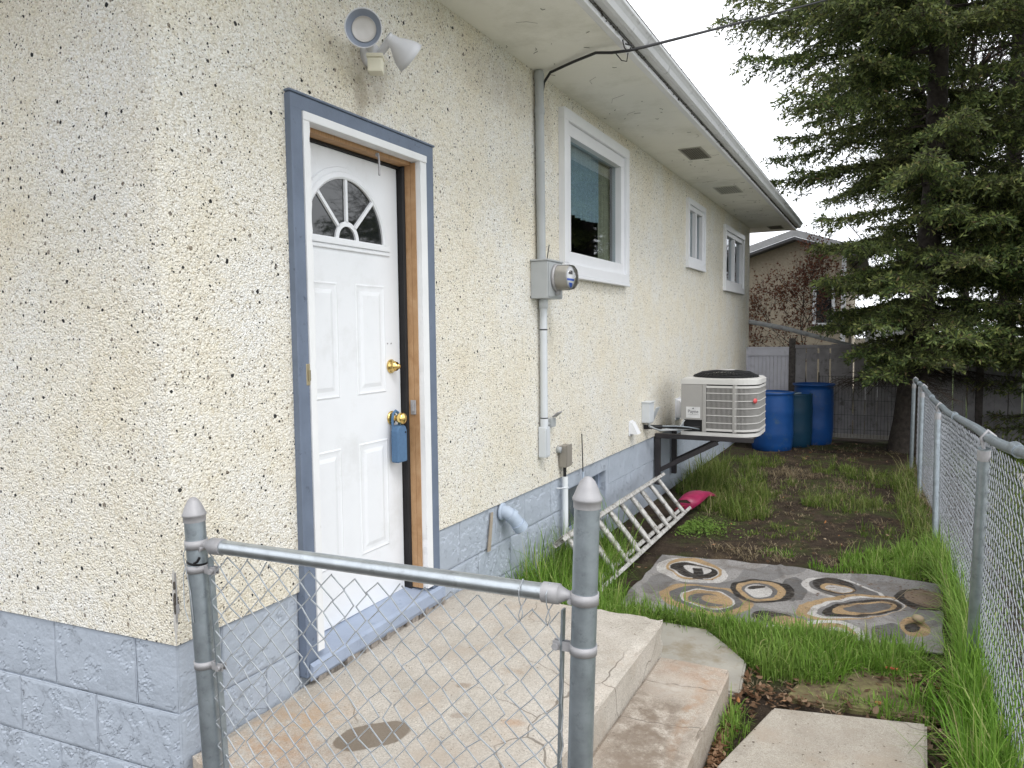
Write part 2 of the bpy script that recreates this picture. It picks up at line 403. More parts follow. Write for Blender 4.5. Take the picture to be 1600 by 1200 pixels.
# foundation: recessed backing and one object for each block
mb = MB()
BW = (4.80, 5.72, .15, .520)     # basement window hole
mb.box(-.2, -.018, 1.63, 2.14, -.4, .655); mb.box(-.2, -.018, 2.14, 3.13, -.4, .30); mb.box(-.2, -.018, 3.13, BW[0], -.4, .64); mb.box(-.2, -.018, BW[1], Y1, -.4, .585)
mb.box(-.2, -.018, BW[0], BW[1], -.4, BW[2]); mb.box(-.2, -.018, BW[0], BW[1], BW[3], .63)
a = p0 - FN*.018; b = a + FD*fl
mb.add([a + Vector((-.012, 0, -.4)), b + Vector((0, 0, -.4)), b + Vector((0, 0, .6)), a + Vector((-.012, 0, .64))], [(1, 0, 3, 2)])
mb.box(-.04, -.013, BW[0]+.003, BW[1]-.003, .523, .626)
mb.build('foundation_wall', M_block, house)
def block_mesh(L, za0, za1, zb0, zb1):
    """a painted block: corners at either end may differ in height"""
    m = MB(); e = .0025; d = .010
    o = [(0, za0), (L, zb0), (L, zb1), (0, za1)]; i_ = [(e, za0+e), (L-e, zb0+e), (L-e, zb1-e), (e, za1-e)]
    vs = [(-.02, y, z) for y, z in o] + [(-e*.8, y, z) for y, z in o] + [(0, y, z) for y, z in i_]
    fs = []
    for k in range(4):
        q = (k+1) % 4; fs += [(k, q, 4+q, 4+k), (4+k, 4+q, 8+q, 8+k)]
    fs.append((8, 9, 10, 11)); m.add(vs, fs); return m
def rough_block(L, z0a, z1a, z0b, z1b, seed, sgn=1.0):
    """a near block: real relief of swollen, flaking paint"""
    nx_, nz_ = max(8, int(L/.0055)), 36; V = []; e = .003
    for j in range(nz_+1):
        for i in range(nx_+1):
            u, v = i/nx_, j/nz_; y = e + (L-2*e)*u; z = (z0a + (z0b-z0a)*u)*(1-v) + (z1a + (z1b-z1a)*u)*v + e*(1-2*v)
            q = Vector((y*1.0 + seed*3.7, z, 0)); w = mnoise.noise(q*9)*.5 + mnoise.noise(q*23)*.25 + mnoise.noise(q*60)*.16 + mnoise.noise(q*140)*.10
            w += .30*mnoise.noise(q*3.1 + Vector((9, 2, 5)))
            h = .0040
            if .10 < w < .42: h = .0040 - .0026*min(1, 1.15 - (w-.10)*3.0)
            elif w > .06: h += .0008*(w - .06)/.04 if w < .10 else 0
            h += .0007*mnoise.noise(q*45) + .0006*mnoise.noise(q*120) + .003*mnoise.noise(q*5)
            b = min(u*L, (1-u)*L, v*.2, (1-v)*.2); h *= min(1, .35 + b/.012)
            V.append((sgn*(h - .001), y, z))
    F = [(j*(nx_+1)+i, j*(nx_+1)+i+1, (j+1)*(nx_+1)+i+1, (j+1)*(nx_+1)+i) for j in range(nz_) for i in range(nx_)]
    m = block_mesh(L, z0a, z1a, z0b, z1b); m.f = m.f[:8]; m.sm = m.sm[:8]; m.mi = m.mi[:8]
    if sgn < 0: m.v = [(-v[0], v[1], v[2]) for v in m.v]; m.f = [tuple(reversed(f)) for f in m.f]; F = [tuple(reversed(f)) for f in F]
    m.add(V, F, False); return m
courses = [(-.19, .010), (.0135, .2135), (.217, .4255), (.429, None)]
G = .0012
for ci, (c0, c1) in enumerate(courses):
    off = .22 if ci in (1, 3) else .42
    y = Y0 + .012; nxt = Y0 + (.19 if ci in (1, 3) else .39)
    while y < Y1 - .05:
        y2 = min(nxt, Y1)
        spans = [(y, y2)]; low = None
        if ci >= 2:
            DA, DB = 2.152, 3.12
            if y2 > DA and y < DB: spans = [q for q in ((y, min(y2, DA)), (max(y, DB), y2)) if q[1] > q[0]]
            if ci == 2 and y2 > DA and y < DB: low = (max(y, DA), min(y2, DB))
        if c0 < BW[3] and (c1 or 9) > BW[2]:
            if not (y2 <= BW[0] or y >= BW[1]):
                spans = []
                if y < BW[0]: spans.append((y, BW[0]))
                if y2 > BW[1]: spans.append((BW[1], y2))
        for a, b in spans:
            if b - a < .03: continue
            sl = lambda yy: -(yy - Y0)*.0085
            t0 = (c1 + sl(a)) if c1 else zb(a) - .006; t1 = (c1 + sl(b)) if c1 else zb(b) - .006
            m = (rough_block(b - a - G*2, c0 + sl(a), t0, c0 + sl(b), t1, a + ci*5) if a < 4.9 and ci > 0 else block_mesh(b - a - G*2, c0 + sl(a), t0, c0 + sl(b), t1))
            o = m.build('block', M_block, None); o.parent = house
            o.location = Vector((random.uniform(-.015, -.011), a + G, 0)) - house.location
        if low:
            m = block_mesh(low[1] - low[0] - G*2, c0, .312, c0, .312); o = m.build('block', M_block, None); o.parent = house; o.location = Vector((-.013, low[0] + G, 0)) - house.location
        y = y2; nxt = y2 + .40
    s = 0.012; nxt = off - .02
    ang = math.atan2(FD.y, FD.x) - PI/2
    while s < 3.4:
        L = nxt - s; sl = lambda q: -q*.012
        t0 = (c1 + sl(s)) if c1 else (.657 - s*.010); t1 = (c1 + sl(nxt)) if c1 else (.657 - nxt*.010)
        if s < 1.3: m = rough_block(L - G*2, c0 + sl(s), t0, c0 + sl(nxt), t1, 50 + s + ci*5, -1.0)
        else:
            m = block_mesh(L - G*2, c0 + sl(s), t0, c0 + sl(nxt), t1)
            m.v = [(-v[0], v[1], v[2]) for v in m.v]; m.f = [tuple(reversed(f)) for f in m.f]
        o = m.build('block', M_block, None); o.parent = house
        P = p0 + FD*(s + G) + FN*(-random.uniform(.011, .014))
        o.location = P - house.location; o.rotation_euler = (0, 0, ang)
        s = nxt; nxt += .40
# corner fill so the block corner is closed
mb = MB(); mb.box(-.04, -.015, Y0 + .015, Y0 + .04, -.3, .65); mb.build('corner_mortar', M_block, house)

# damage at the corner of the stucco: a broken corner bead showing dark mesh
def scar(z0, z1, wa, wb, seed, name, mat, lift=.0012):
    """an irregular break that wraps the corner: wa wide on the side wall, wb on the front"""
    rd = random.Random(seed); n = 26; m = MB(); vs = []
    for i in range(n+1):
        t = i/n; e = math.sin(PI*t)**.5*(.55 + .6*rd.random()); z = z0 + (z1-z0)*t
        A = p0 + Vector((lift, wa*e, z)); B = p0 + Vector((lift, -lift, z)); Cc = p0 + FD*wb*e + FN*lift + Vector((0, 0, z)); vs += [A, B, Cc]
    m.add(vs, [(3*i+k+1, 3*i+k, 3*i+3+k, 3*i+4+k) for i in range(n) for k in (0, 1)]); return m.build(name, mat, house)
M_lath = plain('exposed_rusty_lath', (.10, .088, .075), .85, var=.5, vs=60, bump=.8)
scar(.765, .835, .016, .005, 3, 'corner_damage', M_lath, .0016); scar(.845, .872, .010, .003, 5, 'corner_damage', M_lath, .0018)
scar(.665, .915, .010, .008, 4, 'corner_patch', plain('bare_mortar', (.56, .54, .51), .9, var=.15, vs=50, bump=.6))
mb = MB(); mb.tube([p0 + Vector((.003, .004, .74)), p0 + Vector((.007, .003, .80)), p0 + Vector((.003, .006, .86)), p0 + Vector((.005, .003, .90))], .0022, 5)
mb.box(-.002, .006, Y0 + .002, Y0 + .014, .765, .795, .002); mb.build('corner_bead', M_galvcap, house)

# roof, soffit, gutter
ey0, ey1 = 0.75, 13.25
for y in np.arange(ey0, ey1, 2.44):
    mb = MB(); mb.box(-7.6, .628, y + .0015, min(y + 2.4385, ey1), 3.27, 3.285); mb.build('soffit', M_soffit, house)
mb = MB()                        # cobwebs, nests and scuffs hanging under the soffit
for k in range(75):
    q = Vector((random.uniform(.03, .58), random.uniform(3.4, 11.5), 3.2685)); a = random.uniform(0, 6.28); l = random.uniform(.006, .05) if k > 12 else random.uniform(.08, .2)
    mb.tube([q, q + Vector((math.cos(a)*l*.5, math.sin(a)*l*.5, random.uniform(-.004, 0))), q + Vector((math.cos(a + .4)*l, math.sin(a + .4)*l, 0))], .0016 if k > 12 else .0009, 3)
stuff(mb.build('cobwebs', plain('dusty_cobweb', (.13, .12, .10), .9), house))
mb = MB(); mb.box(-7.6, .6, ey0, ey1, 3.2852, 3.292); mb.build('soffit_backing', M_darkin, house)
mb = MB(); mb.box(.600, .640, ey0, ey1, 3.262, 3.292, .006); mb.build('soffit_trim', M_vinyl, house)
mb = MB(); mb.box(.628, .650, ey0, ey1, 3.293, 3.44); mb.box(-7.6, .627, ey1 - .03, ey1, 3.286, 3.44); mb.box(-7.6, .627, ey0, ey0+.03, 3.286, 3.44)
mb.build('fascia', plain('grey_fascia', (.20, .20, .20), .7), house)
mb = MB()
prof = [(.652, 3.43), (.652, 3.300), (.690, 3.297), (.705, 3.306), (.716, 3.335), (.728, 3.352), (.738, 3.362), (.739, 3.378), (.731, 3.378)]
inn = [(.729, 3.374), (.720, 3.362), (.700, 3.316), (.688, 3.302), (.656, 3.304), (.656, 3.43)]
poly = prof + inn
# pieces of gutter with slightly different tilt
yy = [ey0, 3.6, 6.7, 9.9, ey1]
for k in range(4):
    mb.prism(poly, lambda p, t, k=k: Vector((p[0], yy[k] + .003 if t == 0 else yy[k+1] - .003, p[1])))
g = mb.build('gutter', M_gutter, house)
mb = MB()
for k in range(3): mb.prism([(x + (.003 if x > .66 else 0), z - .002) for x, z in prof] + [(x + .001, z) for x, z in inn], lambda p, t, k=k: Vector((p[0], yy[k+1] - .025 + t*.05, p[1])))
mb.build('gutter_joint', M_gutter, g)
mb = MB()
for k in range(420):       # needles and dirt caught behind the gutter
    y = random.uniform(ey0, ey1); l = random.uniform(.01, .045)
    q = Vector((.642 + random.uniform(-.004, .008), y, 3.294 + random.uniform(-.012, .004)))
    mb.tube([q, q + Vector((random.uniform(-.006, .012), random.uniform(-l, l), random.uniform(-.008, .008)))], .0035, 3)
for k in range(90):
    y = random.uniform(3, ey1); q = Vector((.733, y, 3.377)); l = .012
    mb.tube([q, q + Vector((random.uniform(-l, l), random.uniform(-l, l), random.uniform(0, l)))], .004, 3)
stuff(mb.build('gutter_debris', plain('gutter_dirt', (.05, .045, .04), .9), g))
mb = MB()
for a, b in ((ey0 - .03, ey1 + .03),):
    mb.add([(.70, a, 3.44), (.70, b, 3.44), (-3.5, b, 4.50), (-3.5, a, 4.50), (-7.7, b, 3.44), (-7.7, a, 3.44),
            (.66, a, 3.44), (.66, b, 3.44)], [(0, 1, 2, 3), (3, 2, 4, 5), (0, 3, 5), (1, 4, 2)])
mb.build('roof', M_shingle, house)
# soffit vents
for (x0, x1, y0, y1, dark) in ((.29, .49, 6.79, 7.26, 1), (.19, .45, 8.78, 9.26, 0), (.27, .49, 12.5, 12.9, 1)):
    mb = MB(); e = .012
    mb.box(x0, x1, y0, y0 + e, 3.262, 3.269); mb.box(x0, x1, y1 - e, y1, 3.262, 3.269)
    mb.box(x0, x0 + e, y0 + e, y1 - e, 3.262, 3.269); mb.box(x1 - e, x1, y0 + e, y1 - e, 3.262, 3.269)
    v = mb.build('soffit_vent', plain('vent_frame', (.42, .41, .37) if dark else (.60, .60, .55), .6), house)
    mb = MB(); n = 9
    for k in range(n):
        x = x0 + e + (x1 - x0 - 2*e)*(k + .5)/n
        mb.box(x - .006, x + .005, y0 + e, y1 - e, 3.263, 3.266)
    stuff(mb.build('vent_louvre', plain('vent_slats', (.20, .19, .16) if dark else (.46, .46, .42), .7), v))
    mb = MB(); mb.box(x0 + e, x1 - e, y0 + e, y1 - e, 3.2665, 3.2695); mb.build('vent_back', plain('vent_shade', (.05, .05, .045) if dark else (.30, .30, .27), .8), v)

# windows -------------------------------------------------------
def ring(mb, y0, y1, z0, z1, w, xa, xb, bev=.004):
    mb.box(xa, xb, y0, y1, z1 - w, z1, bev); mb.box(xa, xb, y0, y1, z0, z0 + w, bev)
    mb.box(xa, xb, y0, y0 + w, z0 + w + .0005, z1 - w - .0005, bev); mb.box(xa, xb, y1 - w, y1, z0 + w + .0005, z1 - w - .0005, bev)
def window(y0, y1, z0, z1, mull=None, fw=.055, sw=.06, out=.035):
    mb = MB(); ring(mb, y0, y1, z0, z1, fw, -.06, out)
    mb.box(-.02, out + .006, y0 + .002, y1 - .002, z0 - .022, z0 - .001, .003)
    f = mb.build('window', M_vinyl, house); f['label'] = 'white vinyl framed window'
    mb = MB(); a, b, c, d = y0 + fw + .001, y1 - fw - .001, z0 + fw + .001, z1 - fw - .001
    ring(mb, a, b, c, d, sw, -.055, out - .022)
    mb.build('sash', M_vinyl, f)
    if mull:
        m_ = (a + b)/2 if mull == 'v' else None
        mb = MB(); mb.box(-.054, out - .018, m_ - .022, m_ + .022, c + sw, d - sw, .003); mb.build('mullion', M_vinyl, f)
        cells = [(a + sw, m_ - .022), (m_ + .022, b - sw)]
    else: cells = [(a + sw, b - sw)]
    for q0, q1 in cells:
        mb = MB(); mb.box(-.030, -.026, q0 - .004, q1 + .004, c + sw - .004, d - sw + .004); mb.build('pane', M_glass, f)
    return f
w1 = window(4.73, 6.15, 2.04, 3.15, None, .075, .085, .045)
w2 = window(8.31, 9.19, 2.36, 3.10, 'v', .06, .05)
w3 = window(10.42, 11.95, 2.20, 3.07, 'v', .07, .06)
mb = MB()                                                  # curtains
def curtain(mb, y0, y1, z0, z1, x, amp=.02, pitch=.09):
    n = int((y1-y0)/.008); vs = []
    for i in range(n+1):
        y = y0 + (y1-y0)*i/n; xx = x + amp*math.sin(y*2*PI/pitch) + amp*.4*math.sin(y*13)
        vs += [(xx, y, z0 + .01*math.sin(y*9)), (xx, y, z1)]
    mb.add(vs, [(2*i, 2*i+2, 2*i+3, 2*i+1) for i in range(n)], True)
curtain(mb, 4.86, 5.72, 2.50, 3.08, -.085, .014, .10); mb.build('curtain', M_curtain, w1)
mb = MB(); curtain(mb, 5.80, 6.03, 2.1, 3.08, -.10, .014, .06); mb.build('curtain', M_curtedge, w1)
mb = MB(); mb.box(-.45, -.15, 4.8, 6.1, 2.09, 2.12); mb.build('window_stool', M_whitetrim, w1)
mb = MB(); curtain(mb, 8.4, 8.75, 2.3, 3.05, -.09, .012, .05); mb.build('curtain', plain('brown_blind', (.26, .19, .16), .8), w2)
mb = MB(); curtain(mb, 10.5, 11.2, 2.3, 3.05, -.09, .012, .06); mb.build('curtain', plain('dark_blind', (.2, .19, .19), .8), w3)
# basement window
mb = MB(); ring(mb, BW[0], BW[1], BW[2], BW[3], .035, -.115, -.07)
bw = mb.build('basement_window', M_sill, house)
mb = MB(); mb.box(-.10, -.096, BW[0] + .03, BW[1] - .03, BW[2] + .03, BW[3] - .03); mb.build('pane', plain('reflection_grey_glass', (.10, .125, .14), .12, var=.4, vs=5, spec=.8), bw)  # mottled grey base colour stands in for reflections in the pane
mb = MB(); mb.box(-.2, .0, BW[0], BW[1], BW[2] - .02, BW[2] - .002); mb.build('sill', M_block, bw)
for q in (BW[0] - .001, BW[1] - .006):
    mb = MB(); mb.box(-.115, -.0225, q, q + .007, BW[2], BW[3]); mb.build('reveal', M_block, bw)

# door frame ------------------------------------------------------
fr = MB(); fr.box(-.02, .022, 2.150, 2.214, .315, 2.539, .004); fr.box(-.02, .022, 3.058, 3.122, .345, 2.537, .004)
fr.box(-.02, .0225, 2.150, 3.122, 2.486, 2.540, .004)
frame = fr.build('door_frame', M_casing, house)
mb = MB(); mb.box(-.01, .030, 2.144, 3.128, 2.5405, 2.5495, .002); mb.box(-.01, .029, 2.146, 2.160, .32, 2.535, .002); mb.build('drip_cap', M_casing, frame)
mb = MB()
def ragged(mb, y0, y1, z0, z1, x0, x1, side, n=40, amp=.004):     # strip whose outer edge has flaked away
    vs = []
    for i in range(n+1):
        z = z0 + (z1-z0)*i/n; e = max(0.0, random.gauss(0, amp))
        a, b = (y0 + e, y1) if side < 0 else (y0, y1 - e)
        vs += [(x1, a, z), (x1, b, z), (x0, b, z), (x0, a, z)]
    fs = []
    for i in range(n):
        for k in range(4): q = (k+1) % 4; fs.append((4*i+k, 4*i+q, 4*i+4+q, 4*i+4+k))
    fs += [(3, 2, 1, 0), (4*n, 4*n+1, 4*n+2, 4*n+3)]
    mb.add(vs, fs)
ragged(mb, 2.2145, 2.250, .40, 2.452, -.03, .027, 1, 60, .003)
ragged(mb, 3.006, 3.0575, .40, 2.452, -.03, .024, -1, 60, .002)
mb.box(-.03, .029, 2.2145, 3.0575, 2.4525, 2.4855, .005)
mb.build('brickmould', M_whitetrim, frame)
mb = MB(); mb.box(-.062, -.0305, 3.001, 3.04, .40, 2.452); mb.box(-.062, -.0305, 2.20, 2.252, .40, 2.452); mb.box(-.088, -.0305, 2.2525, 3.0005, 2.437, 2.47)
mb.box(-.029, -.004, 3.0012, 3.0058, .40, 2.448); mb.box(-.16, -.0305, 3.0205, 3.045, .40, 2.46)
mb.build('jamb', M_wood, frame)
mb = MB(); mb.box(-.112, -.0625, 2.993, 3.018, .39, 2.44, .003); mb.box(-.0970, -.089, 2.26, 2.992, 2.425, 2.4365); mb.tube([(-.07, 2.992, .4), (-.07, 2.992, 2.43)], .006, 6)
mb.build('weatherstrip', M_rubber, frame)
mb = MB(); mb.box(-.050, -.020, 2.9935, 3.0005, 1.255, 1.325, .002); mb.box(-.040, -.026, 2.988, 2.9933, 1.27, 1.31, .001); mb.build('strike_plate', M_galvcap, frame)
mb = MB(); mb.box(-.004, .024, 2.196, 2.222, 1.452, 1.535, .002); mb.box(.0245, .027, 2.203, 2.216, 1.47, 1.51); mb.build('latch_keeper', plain('tarnished_brass', (.42, .36, .24), .4, .8), frame)
mb = MB(); mb.tube([(-.02, 2.74, 2.44), (-.012, 2.735, 2.40), (-.005, 2.725, 2.34)], .0045, 8); mb.tube([(-.03, 2.74, 2.436), (-.02, 2.74, 2.432)], .008, 8); mb.build('closer_pin', M_galvcap, frame)
mb = MB()
mb.add([(-.12, 2.23, .385), (.030, 2.23, .362), (.030, 2.23, .318), (-.12, 2.23, .300), (-.12, 3.06, .400), (.030, 3.06, .378), (.030, 3.06, .330), (-.12, 3.06, .300)],
       [(0, 1, 5, 4), (1, 2, 6, 5), (2, 3, 7, 6), (0, 3, 2, 1), (4, 5, 6, 7)])
mb.add([(.0302, 2.16, .372), (.046, 2.16, .362), (.046, 2.16, .318), (.0302, 2.16, .300), (.0302, 3.13, .388), (.046, 3.13, .378), (.046, 3.13, .330), (.0302, 3.13, .300)],
       [(0, 1, 5, 4), (1, 2, 6, 5), (2, 3, 7, 6), (0, 3, 2, 1), (4, 5, 6, 7)])
mb.build('threshold', M_sill, frame)
mb = MB()
for k in range(46):
    y = 2.2 + k*.021; mb.box(-.02, .028 + random.uniform(-.012, .016), y, y + .023, .25, .316 + random.uniform(-.008, .004) + (y-2.2)*.012)
mb.build('grout', plain('crumbling_mortar', (.30, .27, .24), .95, var=.3, vs=50, bump=.8), frame)

# door -----------------------------------------------------------
mb = MB(); DX = -.100; mb.box(-.145, DX, 2.19, 2.988, .392, 2.424, .003)
door = mb.build('door', M_door, house)
mb = MB()
def panel(y0, y1, z0, z1):
    h, w = .0048, .016
    lev = [(0, 0.0004), (.007, h*.75), (.013, h*.4), (.020, .0012), (.032, .0010), (.050, h)]
    vs = []
    for ins, x in lev: vs += [(DX + x, y0+ins, z0+ins), (DX + x, y1-ins, z0+ins), (DX + x, y1-ins, z1-ins), (DX + x, y0+ins, z1-ins)]
    fs = [(4*i+k, 4*i+(k+1) % 4, 4*i+4+(k+1) % 4, 4*i+4+k) for i in range(len(lev)-1) for k in range(4)] + [(20, 21, 22, 23)]
    mb.add(vs, fs)
for a, b in ((2.32, 2.535), (2.655, 2.870)):
    for c, d in ((1.372, 1.868), (.645, 1.155)):
        mb = MB(); panel(a, b, c, d); mb.build('panel', M_door, door)
# fanlight
FY, FZ, FR, FH = 2.600, 2.052, .258, .250
def arc(r, k=1.0, n=36, z=FZ): return [(FY + r*math.cos(t), z + r*k*math.sin(t)) for t in [PI*i/n for i in range(n+1)]]
mb = MB(); outer = arc(FR)
vs = [(DX + .003, y, z) for y, z in outer]; mb.add(vs, [tuple(range(len(vs)))]); fan = mb.build('fanlight', M_plate, door)
def strip(mb, A, B, levA, levB):
    n = len(A); vs = [(DX + levA, *a) for a in A] + [(DX + levB, *b) for b in B]
    mb.add(vs, [(i, i+1, n+i+1, n+i) for i in range(n-1)], True)
mb = MB(); R = [(FR + .050, .0003), (FR + .046, .007), (FR + .030, .008), (FR + .024, .014), (FR + .006, .017), (FR - .002, .012), (FR - .002, .003)]
for (ra, la), (rb, lb) in zip(R, R[1:]): strip(mb, arc(ra), arc(rb), la, lb)
mb.box(DX + .0002, DX + .014, FY - FR - .05, FY + FR + .05, FZ - .026, FZ + .003, .004)
mb.box(DX + .0001, DX + .008, FY - FR - .055, FY + FR + .055, FZ - .046, FZ - .0262, .003)
mb.build('fanlight_frame', M_door, fan)
hub = [(FR*.30, .0032), (FR*.30, .012), (FR*.22, .012), (FR*.22, .0032)]
mb = MB()
for (ra, la), (rb, lb) in zip(hub, hub[1:]): strip(mb, arc(ra), arc(rb), la, lb)
mb.build('glazing_bar', M_door, fan)
for ang in (45, 90, 135):
    t = math.radians(ang); d = Vector((0, math.cos(t), math.sin(t))); s_ = Vector((0, -math.sin(t), math.cos(t)))*.0095; o = Vector((DX, FY, FZ))
    vs = []
    for r in (FR*.29, FR + .002):
        for q, x in ((-1, .0032), (-.75, .012), (.75, .012), (1, .0032)): vs.append(o + d*r + s_*q + Vector((x, 0, 0)))
    mb = MB(); mb.add(vs, [(0, 1, 5, 4), (1, 2, 6, 5), (2, 3, 7, 6)]); mb.build('glazing_bar', M_door, fan)
# deadbolt and knob
mb = MB(); o = (DX, 2.910, 1.492)
mb.lathe([(0.0, 0), (.033, 0), (.034, .004), (.029, .010), (.023, .026), (.0215, .034), (.012, .036), (.012, .048), (.008, .052), (0, .052)], o, (1, 0, 0), 32)
mb.build('deadbolt', M_brass, door)
mb = MB(); o = (DX, 2.905, 1.246)
mb.lathe([(0, 0), (.033, 0), (.034, .003), (.028, .009), (.014, .012), (.012, .035), (.020, .040), (.027, .052), (.0285, .062), (.025, .073), (.015, .080), (0, .081)], o, (1, 0, 0), 32)
mb.build('knob', M_brass, door)
mb = MB()
for y in (2.887, 2.915): mb.lathe([(0, .002), (.004, .002), (.003, 0)], (DX + .0, y, 1.60), (1, 0, 0), 8)
mb.build('screw_hole', M_galvcap, door)
# lockbox hanging on the knob
lb = thing('lockbox', 'blue rubber key lockbox hanging from the brass door knob', 'lockbox', (DX + .05, 2.905, 1.06))
mb = MB()
prof2 = [(-.036, -.098), (.036, -.098), (.038, -.09), (.038, .052), (.030, .070), (.012, .080), (-.012, .080), (-.030, .070), (-.038, .052), (-.038, -.09)]
mb.prism(prof2, lambda p, t: Vector((DX + .022 + t*.042, 2.905 + p[0], 1.135 + p[1])))
for v in range(len(mb.v)): pass
b_ = mb.build('body', M_lock, lb)
bv = b_.modifiers.new('bevel', 'BEVEL'); bv.width = .007; bv.segments = 3
mb = MB(); mb.tube([(DX + .026, 2.880, 1.19), (DX + .026, 2.878, 1.245), (DX + .026, 2.886, 1.270), (DX + .026, 2.905, 1.281), (DX + .026, 2.924, 1.270), (DX + .026, 2.932, 1.245), (DX + .026, 2.930, 1.19)], .0065, 10)
mb.build('shackle', M_lock, lb)
mb = MB(); mb.lathe([(0, .001), (.005, .001), (.005, 0)], (DX + .0645, 2.928, 1.178), (1, 0, 0), 12); mb.build('dial_hole', M_black, lb)
# ================================================================ GROUND
def mat_ground():
    m = N('yard_soil', .95, 0, .1)
    c = m.ramp(m.noise(7, 9, .7), [(.3, (.030, .023, .018)), (.5, (.055, .041, .031)), (.72, (.095, .072, .052))])
    c = m.mix(m.ramp(m.noise(1.7, 7, .65), [(.50, 0.0), (.60, .75)]), c, m.ramp(m.noise(40, 6, .7), [(.35, (.035, .050, .014)), (.65, (.10, .115, .045))]))
    c = m.mix(m.ramp(m.noise(2.6, 6, .7, m.vscale((1, 1, 1)), .4), [(.56, 0.0), (.66, .6)]), c, m.ramp(m.noise(90, 4, .7), [(.35, (.07, .05, .032)), (.65, (.21, .16, .10))]))
    c = m.mix(m.ramp(m.voro(70, m.warp(.03, 40)), [(.10, .85), (.17, 0.0)]), c, (.20, .16, .11))
    o = m.sep(); far = m.math('GREATER_THAN', o[0], 2.75)
    c = m.mix(m.math('MULTIPLY', far, .8), c, m.ramp(m.noise(30, 6, .7), [(.35, (.03, .05, .012)), (.65, (.09, .13, .035))]))
    m.col(c); m.bump(m.noise(28, 9, .72), 1.0, .03); m.bump(m.voro(50, m.warp(.03, 40)), .5, .01)
    return m.m
def gz(x, y):
    k = 0.0 if (x < 0.0 and y > 1.5) else 1.0
    d = .022*mnoise.noise(Vector((x*1.3, y*1.3, 0))) + .012*mnoise.noise(Vector((x*5, y*5, 3)))
    s = -.006*max(0, min(y, 14) - 4)*1.0            # the yard falls slightly towards the back
    f = .02*max(0, x - 2.3) if x < 5 else .054
    return (d*min(1, k) + s + f - .012)
xs = np.concatenate([[-90, -50, -25, -12, -6, -2.5, -1], np.arange(-.5, 3.6, .06), [3.7, 3.9, 4.2, 4.6, 5, 6, 8, 12, 20, 35, 60, 90]])
ysg = np.concatenate([[-90, -50, -25, -12, -6, -3, -1, 0, .8, 1.4], np.arange(1.8, 12.6, .06), [12.8, 13.2, 14, 15, 17, 20, 26, 35, 60, 90, 140]])
V = [(x, y, gz(float(x), float(y))) for y in ysg for x in xs]; nx = len(xs)
F = [(j*nx+i, j*nx+i+1, (j+1)*nx+i+1, (j+1)*nx+i) for j in range(len(ysg)-1) for i in range(nx-1)]
struct(quick('ground', mat_ground(), V, F, smooth=True))

# added pale concrete beyond the chain-link fence, bounces light onto the soffit
V = []; F = []
for j in range(31):
    for i in range(6): x, y = 3.3 + i*.75, -8 + j*.6; V.append((x, y, gz(x, y) + .035))
F = [(j*6+i, j*6+i+1, (j+1)*6+i+1, (j+1)*6+i) for j in range(30) for i in range(5)]
struct(quick('bounce_paving', mat_concrete('bounce_concrete'), V, F, smooth=True))
# porch and step
RUST = (.36, .17, .07)
M_porch = mat_concrete('porch_concrete', [(.47, 1.975, .135, .085, .95, (.17, .135, .10), .85, .08), (.16, 1.86, .16, .30, -.2, (.46, .31, .19), .7, .9),
    (.30, 1.75, .2, .12, .3, RUST, .3, .9), (.56, 2.42, .03, .022, .4, (.26, .20, .15), .6, .5), (.66, 2.22, .035, .02, .9, (.28, .22, .17), .5, .5),
    (.70, 2.62, .10, .05, .8, (.33, .25, .18), .6, .9), (.86, 2.25, .05, .02, .2, (.38, .22, .12), .6, .9)], (1.0, .97, .93))
M_step = mat_concrete('step_concrete', [(1.27, 3.20, .17, .14, 0, (.36, .22, .14), .45, .95), (1.24, 2.70, .17, .42, .2, (.20, .16, .125), .95, .95), (1.24, 2.55, .12, .30, .1, (.22, .175, .135), .8, .95), (1.34, 2.9, .03, .35, 0, (.38, .22, .12), .6, .95),
    (1.2, 2.2, .15, .25, 0, (.25, .19, .15), .6, .95), (1.22, 3.05, .10, .12, 0, (.60, .56, .50), .6, .95)], (.88, .82, .76))
def slab_block(x0, x1, y0, y1, z0, z1, bev, seed, amp=.004):
    """a cast block with softened, chipped edges"""
    bm = bmesh.new(); bmesh.ops.create_cube(bm, size=1)
    for v in bm.verts: v.co = Vector(((x0+x1)/2 + v.co.x*(x1-x0), (y0+y1)/2 + v.co.y*(y1-y0), (z0+z1)/2 + v.co.z*(z1-z0)))
    bmesh.ops.subdivide_edges(bm, edges=bm.edges[:], cuts=23, use_grid_fill=True)
    for v in bm.verts:
        p = v.co.copy()
        ex = min(p.x-x0, x1-p.x); ez = z1 - p.z; ey = min(p.y-y0, y1-p.y)
        k = sum(1 for e in (ex, ey, ez) if e < 1e-4)
        n = mnoise.noise(p*9 + Vector((seed, 0, 0)))
        n2 = mnoise.noise(p*22 + Vector((seed, 5, 0)))
        if k >= 2:
            c = Vector(((x0+x1)/2, (y0+y1)/2, (z0+z1)/2)); d = bev*(.8 + 2.2*max(0, n2)**1.3*2)
            if ex < 1e-4: p.x += d if p.x < c.x else -d
            if ey < 1e-4: p.y += d if p.y < c.y else -d
            if ez < 1e-4: p.z -= d
        p.z += amp*n*.5; v.co = p
    m = MB(); m.add([v.co for v in bm.verts], [[v.index for v in f.verts] for f in bm.faces]); bm.free(); return m
porch = thing('porch_steps', 'two-level concrete porch landing and step at the white side door', 'steps', (.55, 2.5, 0))
slab_block(-.005, 1.088, 1.62, 3.42, -.15, .285, .010, 1).build('landing', M_porch, porch)
slab_block(1.0885, 1.412, 1.75, 3.335, -.15, .138, .009, 2).build('step', M_step, porch)
